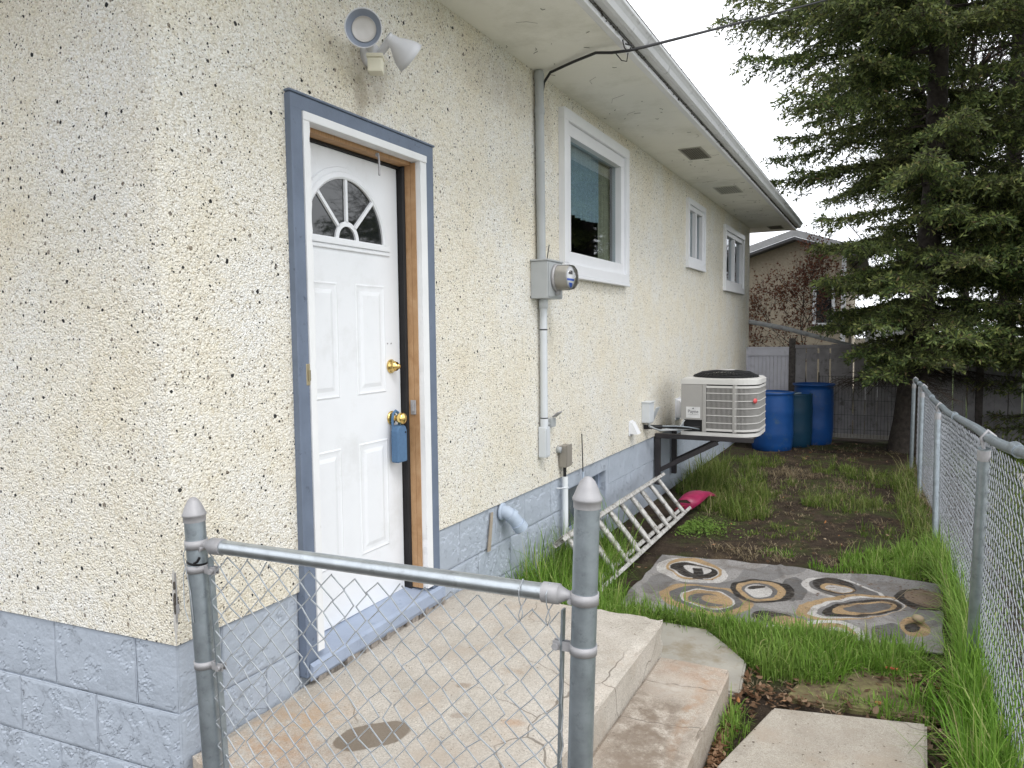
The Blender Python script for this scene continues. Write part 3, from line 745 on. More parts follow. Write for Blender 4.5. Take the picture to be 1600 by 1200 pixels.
# walkway slabs
def poly_slab(pts, z0, z1, mat, name):
    bm = bmesh.new(); vs = [bm.verts.new((x, y, z1)) for x, y in pts]; f = bm.faces.new(vs)
    r = bmesh.ops.extrude_face_region(bm, geom=[f]); 
    for v in r['geom']:
        if isinstance(v, bmesh.types.BMVert): v.co.z = z0
    bmesh.ops.recalc_face_normals(bm, faces=bm.faces[:])
    bmesh.ops.bevel(bm, geom=bm.edges[:], offset=.010, segments=2, affect='EDGES')
    m = MB(); bm.verts.index_update(); m.add([v.co for v in bm.verts], [[v.index for v in f.verts] for f in bm.faces]); bm.free()
    return m.build(name, mat)
M_walk = mat_concrete('walk_concrete', [(1.8, 3.1, .25, .12, .3, (.36, .31, .26), .5, .95)], (.86, .82, .76))
s1 = poly_slab([(1.47, 2.73), (1.60, 3.27), (2.185, 3.40), (2.172, 3.06), (2.14, 1.2), (1.43, 1.2)], -.08, .030, M_walk, 'paving_slab')
tag(s1, 'beige concrete walkway slab in the foreground beside the step', 'paving slab')
M_pad = plain('smooth_grey_concrete', (.345, .325, .285), .8, var=.12, vs=6, dirt=(.27, .23, .17), dsc=5, dlo=.5, bump=.2)
s2 = poly_slab([(.60, 3.45), (.92, 4.02), (1.16, 4.02), (1.30, 3.86), (1.42, 3.70), (1.45, 3.345), (.60, 3.345)], -.08, .022, M_pad, 'paving_slab')
tag(s2, 'smooth grey concrete pad between the step and the long grass', 'paving slab')
s3 = poly_slab([(1.62, 3.42), (1.74, 3.95), (2.16, 4.02), (2.19, 3.50)], -.08, .004, plain('mossy_slab', (.17, .155, .07), .95, var=.4, vs=14, dirt=(.12, .085, .055), dsc=6, dlo=.45, bump=.6), 'paving_slab')
tag(s3, 'sunken mossy slab edge half buried between walkway and rug', 'paving slab')

# ================================================================ THINGS ON THE WALL
fl_ = thing('floodlight', 'twin-head white security floodlight with motion sensor above the side door', 'outdoor light', (0, 2.66, 2.84))
mb = MB(); mb.lathe([(0, 0), (.058, 0), (.058, .018), (.050, .030), (.022, .034), (0, .034)], (0, 2.66, 2.83), (1, 0, 0), 28); mb.build('base_plate', M_lamp, fl_)
def lamp(center, d, R, L, arm):
    d = Vector(d).normalized(); c = Vector(center)                # centre of the mouth
    o = c - d*L; m = MB()
    k = R/.072
    m.lathe([(0, 0), (.016*k, 0), (.024*k, L*.10), (.030*k, L*.28), (.048*k, L*.5), (.064*k, L*.75), (R, L), (R - .003, L), (.058*k, L*.74), (.040*k, L*.5)], o, d, 36)
    h = m.build('lamp_head', M_lamp, fl_)
    m = MB(); m.lathe([(0, L*.70), (.030*k, L*.705), (.045*k, L*.74), (.0475*k, L*.78), (.045*k, L*.80), (.046*k, L*.60)], o, d, 30)
    m.build('bulb', plain('frosted_bulb', (.66, .64, .62), .25, spec=.5), h)
    m = MB(); m.lathe([(.046*k, L*.74), (.060*k, L*.80), (.0675*k, L*.97)], o, d, 30); m.build('reflector_ring', plain('grey_blue_reflector', (.30, .34, .42), .45), h)
    m = MB(); m.tube([Vector(arm), (Vector(arm) + o)/2 + Vector((.01, 0, 0)), o + d*.01], .017, 12); m.lathe([(.021, -.006), (.021, .008)], o, d, 16); m.build('arm', M_lamp, fl_)
lamp((.185, 2.385, 2.815), (.50, -.83, -.20), .072, .125, (.03, 2.63, 2.84))
lamp((.165, 2.735, 2.815), (.42, .72, -.55), .070, .120, (.03, 2.69, 2.835))
mb = MB(); mb.tube([(.03, 2.66, 2.80), (.07, 2.62, 2.775), (.10, 2.585, 2.765)], .012, 10)
mb.build('sensor_arm', M_sensor, fl_)
mb = MB(); M4 = Matrix.Translation((.115, 2.555, 2.735)) @ Matrix.Rotation(math.radians(28), 4, 'Z')
mb.box(-.030, .030, -.032, .032, -.03, .026, .008, M4); mb.box(-.034, .034, -.036, .036, .026, .042, .006, M4); mb.build('motion_sensor', M_sensor, fl_)
# grime that ran down the stucco under the fixture
# electricity service mast and meter
em = thing('electric_meter', 'grey electricity meter with domed glass front on vertical conduit beside the large window', 'meter', (0, 4.36, .8))
mb = MB(); mb.tube([(.034, 4.345, 3.262), (.034, 4.36, 2.10)], .028, 16); mb.lathe([(.033, -.018), (.034, 0), (.031, .018)], (.034, 4.348, 3.02), (0, 0, 1), 20, 0); mb.lathe([(.031, -.03), (.033, 0), (.028, .02)], (.034, 4.345, 3.235), (0, 0, 1), 20)
mb.build('service_mast', M_grey, em)
mb = MB(); mb.tube([(.034, 4.385, 1.86), (.034, 4.385, 1.06)], .024, 16); mb.lathe([(.024, -.05), (.029, -.05), (.029, 0), (.024, .01)], (.034, 4.385, 1.845), (0, 0, 1), 20); mb.lathe([(.026, 0), (.027, .05), (.025, .06)], (.034, 4.385, 1.03), (0, 0, 1), 20)
mb.build('conduit', M_pvc, em)
for z in (1.66, 1.09): 
    mb = MB(); mb.lathe([(.0245, -.004), (.0275, 0), (.0245, .004)], (.034, 4.385, z), (0, 0, 1), 18); mb.build('strap', M_black, em)
mb = MB(); mb.box(.002, .118, 4.265, 4.50, 1.855, 2.085, .006); mb.box(-.0, .124, 4.258, 4.507, 2.0855, 2.098, .003); mb.box(.1185, .123, 4.275, 4.49, 1.865, 2.076, .002)
mb.build('meter_box', M_grey, em)
mb = MB(); mb.lathe([(0, 0), (.086, 0), (.089, .008), (.086, .018), (.078, .020)], (.1235, 4.385, 1.985), (1, 0, 0), 36); mb.box(.1235, .150, 4.372, 4.40, 1.878, 1.908, .004); mb.build('sealing_ring', M_galvcap, em)
mb = MB(); mb.lathe([(.077, .020), (.075, .085), (.071, .098)], (.1235, 4.385, 1.985), (1, 0, 0), 36); mb.build('meter_barrel', plain('pale_meter_plastic', (.58, .56, .52), .35), em)
mb = MB(); mb.lathe([(.071, .098), (.0, .0985)], (.1235, 4.385, 1.985), (1, 0, 0), 36); fc = mb.build('dial_face', plain('white_dial', (.72, .73, .74), .4), em)
mb = MB(); mb.box(.2225, .2240, 4.355, 4.415, 2.005, 2.028); mb.build('display', M_black, fc)
M_decal = plain('blue_decal', (.05, .14, .62), .4)
mb = MB(); mb.box(.2225, .2235, 4.330, 4.44, 1.965, 1.978); mb.build('decal', M_decal, fc)
mb = MB(); mb.add([(.2236, 4.355, 1.952), (.2236, 4.415, 1.952), (.2236, 4.405, 1.930), (.2236, 4.385, 1.918), (.2236, 4.365, 1.930)], [(0, 1, 2, 3, 4)]); mb.build('decal', M_decal, fc)
def mat_clear():
    m = bpy.data.materials.new('clear_dome'); m.use_nodes = True; t = m.node_tree; t.nodes.clear()
    o = t.nodes.new('ShaderNodeOutputMaterial'); g = t.nodes.new('ShaderNodeBsdfGlossy'); g.inputs['Roughness'].default_value = .04
    tr = t.nodes.new('ShaderNodeBsdfTransparent'); fr = t.nodes.new('ShaderNodeLayerWeight'); fr.inputs['Blend'].default_value = .35
    mx = t.nodes.new('ShaderNodeMixShader'); t.links.new(fr.outputs['Fresnel'], mx.inputs['Fac']); t.links.new(tr.outputs[0], mx.inputs[1]); t.links.new(g.outputs[0], mx.inputs[2]); t.links.new(mx.outputs[0], o.inputs['Surface']); return m
M_clear = mat_clear()
mb = MB(); mb.lathe([(.080, .020), (.080, .09), (.074, .118), (.055, .132), (.025, .138), (0, .139)], (.1235, 4.385, 1.985), (1, 0, 0), 36); mb.build('glass_cover', M_clear, em)
mb = MB(); mb.box(.004, .058, 4.355, 4.425, .835, 1.035, .010); mb.box(.0585, .062, 4.362, 4.418, .845, 1.025, .002); mb.build('junction_box', M_pvc, em)
mb = MB(); mb.tube([(.06, 4.385, 2.09), (.062, 4.42, 2.2)], .003, 6); mb.tube([(.04, 4.43, 1.855), (.035, 4.415, 1.78)], .003, 6); mb.build('ground_wire', M_black, em)
# outdoor socket beside the junction box
so = thing('outdoor_socket', 'small grey weatherproof socket with lifted cover beside the lower conduit box', 'socket', (0, 4.53, 1.04))
mb = MB(); mb.box(.001, .040, 4.49, 4.565, 1.015, 1.075, .006); mb.tube([(.02, 4.425, 1.04), (.02, 4.49, 1.04)], .010, 8); mb.build('socket_body', M_grey, so)
M4 = Matrix.Translation((.045, 4.53, 1.08)) @ Matrix.Rotation(math.radians(-38), 4, 'Y')
mb = MB(); mb.box(0, .055, -.034, .034, 0, .010, .003, M4); mb.build('cover', M_galvcap, so)
# telecom box with its pipe
tb = thing('telecom_box', 'small taupe utility box with white pipe running down into the grass', 'utility box', (0, 4.72, .7))
M_taupe = plain('taupe_plastic', (.27, .25, .22), .5, var=.06)
mb = MB(); mb.box(.006, .060, 4.69, 4.79, .715, .865, .006); mb.box(.0605, .066, 4.695, 4.785, .722, .870, .004); mb.build('box_body', M_taupe, tb)
mb = MB(); mb.lathe([(0, 0), (.022, 0), (.022, .03), (0, .03)], (.0, 4.672, .84), (1, 0, 0), 16); mb.build('cable_clip', M_grey, tb)
mb = MB(); mb.tube([(.03, 4.735, .72), (.03, 4.735, .635)], .012, 8); mb.build('cable', M_black, tb)
mb = MB(); mb.tube([(.032, 4.735, .645), (.032, 4.735, .0)], .021, 14); mb.tube([(.0, 4.66, .575), (.02, 4.68, .572), (.056, 4.735, .570), (.02, 4.79, .572), (.0, 4.82, .577)], .004, 5); mb.build('pipe', plain('white_pvc_pipe', (.74, .77, .80), .4, var=.03), tb)
gr = thing('ground_rod', 'thin grey rod with dark tip standing by the basement window', 'rod', (.04, 5.05, 0))
mb = MB(); mb.tube([(.05, 5.06, .0), (.035, 5.07, .62)], .0085, 8); mb.build('rod', M_pvcblue, gr)
mb = MB(); mb.tube([(.035, 5.07, .62), (.025, 5.075, .90)], .004, 6); mb.build('tip', M_black, gr)
# elbow vent pipe
vp = thing('vent_pipe', 'grey painted elbow pipe coming out of the foundation right of the door', 'pipe', (0, 3.87, .6))
mb = MB(); mb.lathe([(0, 0), (.052, 0), (.052, .012), (.040, .016)], (0, 3.84, .595), (1, 0, 0), 24); mb.build('flange', M_pvcblue, vp)
mb = MB(); A = Vector((.0, 3.84, .595)); pts = [A, A + Vector((.030, .003, -.002)), A + Vector((.055, .015, -.022)), A + Vector((.075, .034, -.055)), A + Vector((.088, .052, -.088))]
mb.tube(pts, .040, 20); mb.tube([pts[2] - Vector((.006, .004, -.005)), pts[2] + Vector((.012, .010, -.012))], .0445, 20); mb.tube([pts[3] + Vector((.010, .008, -.016)), pts[4] + Vector((.012, .010, -.018))], .0445, 20)
mb.build('elbow', M_pvcblue, vp)
mb = MB(); q = pts[4] + Vector((.012, .010, -.018)); mb.tube([q, q + Vector((.004, .003, -.006))], .040, 18); mb.build('pipe_lip', plain('dirty_pipe_lip', (.46, .40, .33), .7), vp)
mb = MB()
for k in range(12): mb.box(.0, .006, 3.70 - .004*k, 3.725 - .003*k, .60 - k*.018, .618 - k*.018)
o = mb.build('old_caulk', plain('old_brown_caulk', (.36, .31, .25), .9), vp)
# vent hoods
def hood(y, z, s, label):
    t = thing('vent_hood', label, 'vent', (0, y, z), 'small white vent hoods low on the wall')
    m = MB(); m.box(0, .010, y - .062*s, y + .062*s, z - .07*s, z + .07*s, .003); m.build('flange', M_vinyl, t)
    m = MB(); w = .05*s
    m.add([(.0105, y-w, z+.06*s), (.0105, y+w, z+.06*s), (.0105, y+w, z-.05*s), (.0105, y-w, z-.05*s), (.085*s, y-w, z-.05*s), (.085*s, y+w, z-.05*s), (.03*s, y-w, z+.055*s), (.03*s, y+w, z+.055*s)],
          [(0, 1, 7, 6), (6, 7, 5, 4), (0, 6, 4, 3), (1, 2, 5, 7)]); m.build('cowl', M_vinyl, t); return t
hood(6.32, .79, .95, 'white wedge-shaped vent hood left of the grey disconnect box')
hood(7.97, .80, 1.7, 'larger white vent hood on the wall behind the air conditioner')
# AC disconnect
db = thing('disconnect_box', 'grey electrical disconnect box with cover hanging open beside the air conditioner', 'electrical box', (0, 6.74, .8))
mb = MB(); mb.box(.001, .075, 6.65, 6.80, .80, .985, .004); mb.box(.0, .085, 6.642, 6.808, .9855, .992, .002); mb.build('box_body', M_pvc, db)
M4 = Matrix.Translation((.078, 6.82, .90)) @ Matrix.Rotation(math.radians(24), 4, 'Y'); mb = MB(); mb.box(0, .006, -.01, .12, -.14, .03, .002, M4); mb.build('cover', M_pvc, db)
mb = MB(); mb.tube([(.05, 6.70, .80), (.055, 6.72, .76), (.12, 6.85, .71), (.26, 7.05, .70), (.42, 7.2, .71)], .011, 8); mb.build('flexible_conduit', M_grey, db)

# ================================================================ AIR CONDITIONER AND BRACKET
br = thing('wall_bracket', 'dark steel wall bracket carrying the air conditioner', 'bracket', (0, 7.4, .2))
for y in (7.09, 7.72):
    mb = MB(); mb.box(.001, .052, y, y + .045, .14, .598, .003); mb.build('wall_post', M_bracket, br)
    mb = MB(); mb.box(.001, .925, y - .002, y + .047, .600, .645, .003); mb.build('arm', M_bracket, br)
    mb = MB(); a = Vector((.045, y + .022, .285)); b = Vector((.60, y + .022, .585)); d = (b-a); L = d.length; ang = math.atan2(d.z, d.x)
    mb.box(0, L, -.016, .016, -.022, .022, .002, Matrix.Translation(a) @ Matrix.Rotation(-ang, 4, 'Y')); mb.build('brace', M_bracket, br)
for x in (.20, .86):
    mb = MB(); mb.box(x, x + .04, 7.138, 7.717, .602, .643, .002); mb.build('cross_bar', M_bracket, br)
ac = thing('air_conditioner', 'grey outdoor air conditioner on a wall bracket with curved louvred corner', 'air conditioner', (.61, 7.45, .65))
ax0, ax1, ay0, ay1, az0, az1 = .255, .955, 7.10, 7.83, .650, 1.165
RC = .20
def rr(i=0.0, r=RC, n=8):
    """rounded plan outline, three rounded corners, offset inwards by i"""
    x0, x1, y0, y1 = ax0+i, ax1-i, ay0+i, ay1-i; r = max(.01, r - i); P = [(x0, y0)]
    for cx, cy, a0 in ((x1-r, y0+r, -90), (x1-r, y1-r, 0), (x0+r, y1-r, 90)):
        for k in range(n+1): t = math.radians(a0 + 90*k/n); P.append((cx + r*math.cos(t), cy + r*math.sin(t)))
    return P
def plate(i, z0, z1, name, mat, parent):
    m = MB(); m.prism(rr(i), lambda p, t: Vector((p[0], p[1], z0 if t == 0 else z1))); return m.build(name, mat, parent)
plate(.0, .6455, .678, 'base_pan', M_aclight, ac)
plate(-.004, 1.135, 1.178, 'top_cap', M_aclight, ac); plate(.012, 1.1785, 1.190, 'top_cap', M_aclight, ac)
plate(.035, .6785, 1.134, 'coil', plain('dark_coil_fins', (.055, .054, .052), .7, var=.3, vs=60), ac)
mb = MB(); mb.box(ax0, .455, ay0 - .001, ay0 + .10, .795, 1.134, .004); mb.box(ax0, ax0 + .008, ay0 + .1005, ay1 - .15, .795, 1.134, .002); mb.build('service_panel', M_acbody, ac)
mb = MB(); mb.box(ax0 - .002, ax0 + .006, ay0 + .03, ay0 + .13, .80, .95); mb.box(ax0 + .02, .44, ay0 + .03, ay0 + .05, .679, .794); mb.build('pipe_recess', M_black, ac)
mb = MB(); mb.box(.4555, .492, ay0 - .002, ay0 + .03, .6785, 1.1345, .003); mb.build('corner_post', M_acbody, ac)
mb = MB(); mb.box(.736, .772, ay0 - .002, ay0 + .03, .6785, 1.1345, .003); mb.build('corner_post', M_acbody, ac)
mb = MB(); mb.box(ax0, ax0 + .03, ay1 - .05, ay1 - .02, .6785, 1.1345, .003); mb.build('corner_post', M_acbody, ac)
mb = MB()                                                 # vertical louvre wires
def along(P, step):
    out = []; acc = 0
    for (a, b) in zip(P, P[1:]):
        a, b = Vector((*a, 0)), Vector((*b, 0)); L = (b-a).length; s = step - acc
        while s < L: out.append((a + (b-a)*s/L, (b-a).normalized())); s += step
        acc = (L - (s - step))
    return out
ring_ = rr(.006, RC, 14)
start = [p for p in ring_ if True]
for p, d in along(ring_ + [ring_[0]], .0115):
    if p.x < .492 and p.y < ay0 + .1: continue
    if .735 < p.x < .773 and p.y < ay0 + .02: continue
    if p.x < ax0 + .05: continue
    n = Vector((d.y, -d.x, 0)); w = d*.0028; t = n*.004
    q = [p - w - t, p + w - t, p + w + t, p - w + t]
    mb.add([Vector((v.x, v.y, .70)) for v in q] + [Vector((v.x, v.y, 1.115)) for v in q], [(0, 1, 5, 4), (1, 2, 6, 5), (2, 3, 7, 6), (3, 0, 4, 7)])
stuff(mb.build('louvre', M_acbody, ac))
for z in (.705, .772, .842, .912, .982, 1.052, 1.112):
    mb = MB(); hh = .010 if z in (.705, 1.112) else .0035
    Pr = [p for p in rr(.0015, RC, 12) if not (p[0] < ax0 + .02 and p[1] < ay0 + .02)]
    Pr = [(.77, ay0 + .0015)] + Pr
    pts = [Vector((x, y, z)) for x, y in Pr]
    for a, b in zip(pts, pts[1:]):
        d = (b-a).normalized(); n = Vector((d.y, -d.x, 0))*.004
        mb.add([a - n + Vector((0, 0, -hh)), b - n + Vector((0, 0, -hh)), b + n + Vector((0, 0, -hh)), a + n + Vector((0, 0, -hh)), a - n + Vector((0, 0, hh)), b - n + Vector((0, 0, hh)), b + n + Vector((0, 0, hh)), a + n + Vector((0, 0, hh))],
               [(0, 3, 2, 1), (4, 5, 6, 7), (0, 1, 5, 4), (2, 3, 7, 6)])
    mb.box(.4925, .7355, ay0 - .0005, ay0 + .010, z - hh, z + hh)
    mb.build('louvre_band', M_aclight, ac)
mb = MB(); c_ = (.605, 7.465); prof3 = [(.31, 0), (.30, .012), (.235, .040), (.12, .056), (.0, .060)]
mb.lathe([(.31, 0), (.26, .022), (0, .022)], (*c_, 1.188), (0, 0, 1), 32); mb.build('fan_shroud', M_black, ac)
mb = MB()
for k in range(44):
    t = 2*PI*k/44; mb.tube([Vector((c_[0] + r*math.cos(t + r), c_[1] + r*math.sin(t + r), 1.192 + h)) for r, h in prof3[:4]], .004, 4)
for r, h in ((.30, .014), (.235, .042), (.17, .051), (.10, .058)):
    mb.tube([Vector((c_[0] + r*math.cos(2*PI*k/32), c_[1] + r*math.sin(2*PI*k/32), 1.192 + h)) for k in range(33)], .0045, 5, False)
mb.lathe([(0, .064), (.075, .064), (.08, .058), (0, .050)], (*c_, 1.192), (0, 0, 1), 20)
stuff(mb.build('fan_guard', M_black, ac))
mb = MB(); mb.lathe([(0, .066), (.09, .066), (.09, .0645)], (*c_, 1.192), (0, 0, 1), 24); mb.build('fan_cap', M_aclight, ac)
def text(body, size, loc, rot, mat, name, parent, extr=.0004):
    cu = bpy.data.curves.new(name, 'FONT'); cu.body = body; cu.size = size; cu.extrude = extr; cu.align_x = 'CENTER'; cu.align_y = 'CENTER'
    o = bpy.data.objects.new(name, cu); S.collection.objects.link(o); bpy.context.view_layer.update()
    me = bpy.data.meshes.new_from_object(o.evaluated_get(bpy.context.evaluated_depsgraph_get())); me.name = name
    bpy.data.objects.remove(o); me.transform(Matrix.Translation(loc) @ Matrix(rot).to_4x4()); me.materials.clear(); me.materials.append(mat)
    return link(name, me, parent)
ROTY = ((1, 0, 0), (0, 0, 1), (0, 1, 0))     # text facing -y
ROTY = Matrix.Rotation(PI/2, 3, 'X')
mb = MB(); mb.box(.305, .437, ay0 - .0035, ay0 - .0012, .812, .918); lab = mb.build('name_label', plain('label_paper', (.66, .66, .66), .6), ac)
M_ink = plain('label_ink', (.05, .05, .06), .6)
text('Payne', .044, (.371, ay0 - .0040, .873), ROTY, M_ink, 'lettering', lab)
text('HEATING & COOLING', .0105, (.371, ay0 - .0040, .845), ROTY, plain('label_grey_ink', (.25, .25, .25), .6), 'lettering', lab)
mb = MB(); mb.add([(.362, ay0 - .0042, .897), (.380, ay0 - .0042, .897), (.371, ay0 - .0042, .912)], [(0, 1, 2)]); mb.build('logo', M_ink, lab)
mb = MB(); sx, sy = .9255, 7.171; mb.lathe([(0, .0), (.024, 0), (.024, -.002)], (sx + .004, sy - .004, .985), (.77, -.64, 0), 20); mb.build('sticker', plain('red_sticker', (.62, .10, .10), .4), ac)
ln = thing('refrigerant_line', 'black insulated line and copper pipes running from the wall to the air conditioner', 'pipes', (.0, 6.8, .76))
mb = MB(); mb.tube([(0, 6.72, .752), (.06, 6.76, .750), (.13, 6.86, .742)], .020, 12); mb.build('sleeve', M_black, ln)
mb = MB(); mb.tube([(.12, 6.85, .745), (.22, 7.0, .725), (.33, 7.09, .715), (.43, 7.14, .72)], .011, 8); mb.build('insulated_pipe', M_black, ln)
mb = MB(); mb.tube([(.12, 6.85, .75), (.24, 6.98, .74), (.34, 7.06, .725), (.43, 7.14, .70)], .006, 8); mb.build('copper_pipe', M_galv, ln)
mb = MB(); mb.tube([(.10, 6.9, .70), (.18, 7.02, .715), (.26, 7.06, .73), (.29, 7.09, .79)], .009, 8); mb.build('drain_hose', M_grey, ln)

# ================================================================ LADDER AND DUSTPAN
ld = thing('extension_ladder', 'dirty aluminium extension ladder lying on edge against the foundation', 'ladder', (.4, 5.4, 0))
def ladder_section(P0, P1, up, W_, n, tag_):
    """P0-P1: lower rail line, up: unit vector from lower to upper rail"""
    P0, P1 = Vector(P0), Vector(P1); d = (P1-P0).normalized(); up = Vector(up).normalized(); up = (up - d*up.dot(d)).normalized(); nn = d.cross(up)
    L = (P1-P0).length
    M = Matrix((( d.x, up.x, nn.x, P0.x), (d.y, up.y, nn.y, P0.y), (d.z, up.z, nn.z, P0.z), (0, 0, 0, 1)))
    for o_ in (0, W_):
        m = MB(); s_ = 1 if o_ == 0 else -1
        m.box(0, L, min(o_, o_ + s_*.004), max(o_, o_ + s_*.004), -.042, .042, 0, M)
        for z in (-.042, .036): m.box(0, L, min(o_ + s_*.0042, o_ + s_*.026), max(o_ + s_*.0042, o_ + s_*.026), z, z + .006, .001, M)
        m.build('rail', M_alu, ld)
    for k in range(n):
        x = L*(k + .5)/n; m = MB(); m.tube([M @ Vector((x, .0045, 0)), M @ Vector((x, W_ - .0045, 0))], .0175, 10); m.build('rung', M_alu, ld)
ladder_section((.452, 4.22, .035), (.435, 6.66, .020), (-.64, -.02, .76), .40, 9, 'base')
ladder_section((.375, 4.36, .030), (.365, 6.58, .012), (-.64, -.02, .76), .37, 8, 'fly')
dp = thing('dustpan', 'bright magenta plastic scoop lying in the grass at the end of the ladder', 'scoop', (.42, 7.0, .05))
mb = MB()
for i in range(9):
    t = i/8; c = Vector((.40 + .10*t, 6.66 + .58*t, .075 + .05*math.sin(t*PI) - .02*t)); w = .095*math.sin(min(1, t*1.15 + .35)*PI*.72) + .01
    h = .035*(1 - t*.6)
    mb.v += [(c.x - w, c.y + .1*w, c.z - h*.3), (c.x - w*.6, c.y, c.z + h), (c.x + .02, c.y, c.z + h*1.2 + .006*math.sin(i*2)), (c.x + w*.7, c.y, c.z + h*.6), (c.x + w, c.y - .1*w, c.z - h*.9)]
for i in range(8):
    for k in range(4): mb.f.append((5*i+k, 5*i+k+1, 5*i+6+k, 5*i+5+k)); mb.sm.append(True); mb.mi.append(0)
o = mb.build('pan', M_magenta, dp); md = o.modifiers.new('thickness', 'SOLIDIFY'); md.thickness = .004
mb = MB(); mb.box(.36, .47, 6.652, 6.662, .03, .085, .003); mb.build('pan_lip', M_magenta, dp)
mb = MB(); mb.tube([(.40, 6.66, .06), (.36, 6.60, .05), (.34, 6.55, .035)], .012, 8); mb.build('handle', plain('dark_red_handle', (.16, .015, .02), .5), dp)

# ================================================================ RUG
ELL = [('l', .703, 4.738, .276, .082, 1.533, 3), ('l', 1.513, 4.927, .26, .078, 1.64, 2), ('l', 2.047, 4.407, .14, .079, 1.302, 2),
 ('', .834, 5.06, .272, .215, 2.419, 1), ('', .84, 5.104, .224, .178, 2.272, 4), ('', .843, 5.092, .19, .150, 2.5, 1), ('', .843, 5.092, .178, .128, 2.703, 0), ('', .863, 5.121, .10, .075, 2.812, 1),
 ('', 1.046, 4.518, .294, .252, 2.66, 4), ('', 1.046, 4.523, .233, .2, 2.644, 2), ('', 1.055, 4.517, .175, .152, 2.462, 1), ('', 1.055, 4.517, .160, .137, 2.462, 4), ('', 1.054, 4.494, .115, .10, 2.5, 2), ('', 1.102, 4.515, .08, .063, 2.9, 4),
 ('', 1.334, 4.821, .246, .194, 1.685, 0), ('', 1.327, 4.825, .205, .150, 1.636, 4), ('', 1.32, 4.82, .165, .105, 1.65, 2), ('', 1.315, 4.817, .14, .081, 1.666, 1), ('', 1.291, 4.894, .068, .03, .98, 0),
 ('', 1.79, 5.06, .26, .20, 2.65, 1), ('', 1.80, 5.07, .22, .165, 2.65, 2), ('', 1.738, 5.118, .163, .126, 1.852, 0), ('', 1.76, 5.075, .105, .09, -2.8, 4), ('', 1.767, 5.07, .085, .070, -2.795, 1),
 ('', 1.853, 4.73, .393, .185, .902, 4), ('', 1.882, 4.734, .345, .155, .882, 1), ('', 1.90, 4.734, .31, .138, .882, 3), ('', 1.911, 4.734, .288, .121, .871, 0), ('', 1.922, 4.742, .235, .094, .846, 4), ('', 1.938, 4.757, .18, .072, .862, 2),
 ('', 2.233, 5.093, .185, .149, 1.422, 0), ('', 2.252, 5.126, .150, .118, 1.427, 5),
 ('', 1.771, 4.263, .187, .157, .996, 1), ('', 1.761, 4.257, .150, .127, .954, 4), ('', 1.783, 4.25, .110, .09, .972, 1), ('', 1.788, 4.252, .062, .05, 1.25, 0),
 ('', 1.466, 4.357, .123, .103, 3.08, 0), ('', 1.552, 4.326, .106, .086, 2.42, 4), ('', 1.504, 4.172, .115, .082, .88, 1),
 ('', 2.176, 4.551, .16, .072, 1.578, 4), ('', 2.165, 4.527, .088, .039, 1.573, 0)]
PAL = [(.016, .015, .015), (.58, .56, .54), (.13, .128, .13), (.215, .21, .21), (.42, .29, .155), (.19, .14, .10), (.31, .30, .295)]
def rug_colour(x, y):
    w = Vector((x*9, y*9, 0)); x += .012*mnoise.noise(w); y += .012*mnoise.noise(w + Vector((7, 3, 1)))
    c = 6 if mnoise.noise(Vector((x*2.2, y*2.2, 4))) > -.12 else 3
    for sh, cx, cy, a, b, t, k in ELL:
        dx, dy = x-cx, y-cy; u = (dx*math.cos(t) + dy*math.sin(t))/a; v = (dy*math.cos(t) - dx*math.sin(t))/b
        if u*u + v*v < 1: c = k
    u = (x - .884)*math.cos(.21) + (y - 5.035)*math.sin(.21); v = (y - 5.035)*math.cos(.21) - (x - .884)*math.sin(.21)
    if abs(u) < .034 and abs(v) < .125: c = 0
    return PAL[c]
NU, NV = 360, 240
cor = [Vector(p) for p in ((.60, 4.10, 0), (2.29, 4.22, 0), (2.36, 5.40, 0), (.56, 5.31, 0))]
V = []; colr = []
for j in range(NV+1):
    for i in range(NU+1):
        u, v = i/NU, j/NV
        p = cor[0].lerp(cor[1], u).lerp(cor[3].lerp(cor[2], u), v)
        e = min(u, 1-u, v*.7, (1-v)*.7)
        p.x += .012*mnoise.noise(Vector((v*5, 1, 0))); p.y += .02*mnoise.noise(Vector((u*5, 9, 0))) + (-.03 if v > .95 else 0)*0
        h = .020 + .016*max(0, mnoise.noise(Vector((p.x*3.1, p.y*2.3, 7)))) + .010*mnoise.noise(Vector((p.x*9, p.y*9, 2)))*(1 if e > .02 else .4)
        h += .030*max(0, 1 - e/.05)**2*max(0, mnoise.noise(Vector((p.x*2.7, p.y*2.7, 12))) + .15)
        h += .010*math.exp(-((p.x + .25*p.y - 2.72)/.02)**2) + .009*math.exp(-((p.x*.3 + p.y - 5.18)/.018)**2)*max(0, mnoise.noise(Vector((p.x*2, 0, 5))) + .5)
        V.append((p.x, p.y, gz(p.x, p.y) + h)); colr.append((*rug_colour(p.x, p.y), 1))
F = [(j*(NU+1)+i, j*(NU+1)+i+1, (j+1)*(NU+1)+i+1, (j+1)*(NU+1)+i) for j in range(NV) for i in range(NU)]
m = N('rug_pile', .95, 0, .05); at = m.n('ShaderNodeVertexColor'); at.layer_name = 'pattern'
c = m.mix(m.ramp(m.noise(6, 9, .7), [(.50, 0.0), (.66, .55)]), at.outputs['Color'], (.115, .088, .066))
c = m.mix(m.ramp(m.noise(38, 6, .75), [(.58, 0.0), (.66, .7)]), c, (.065, .048, .038))
c = m.mix(m.ramp(m.noise(22, 5, .7, m.vscale((1, 3, 1))), [(.40, .22), (.55, 0.0)]), c, (.30, .29, .28))
c = m.mix(m.ramp(m.noise(130, 3, .7), [(.35, .45), (.6, 0.0)]), c, (.09, .075, .06)); m.col(c)
m.bump(m.noise(160, 4, .7), .7, .006); m.bump(m.noise(12, 6), .4, .015)
rug = quick('rug', m.m, V, F, smooth=True)
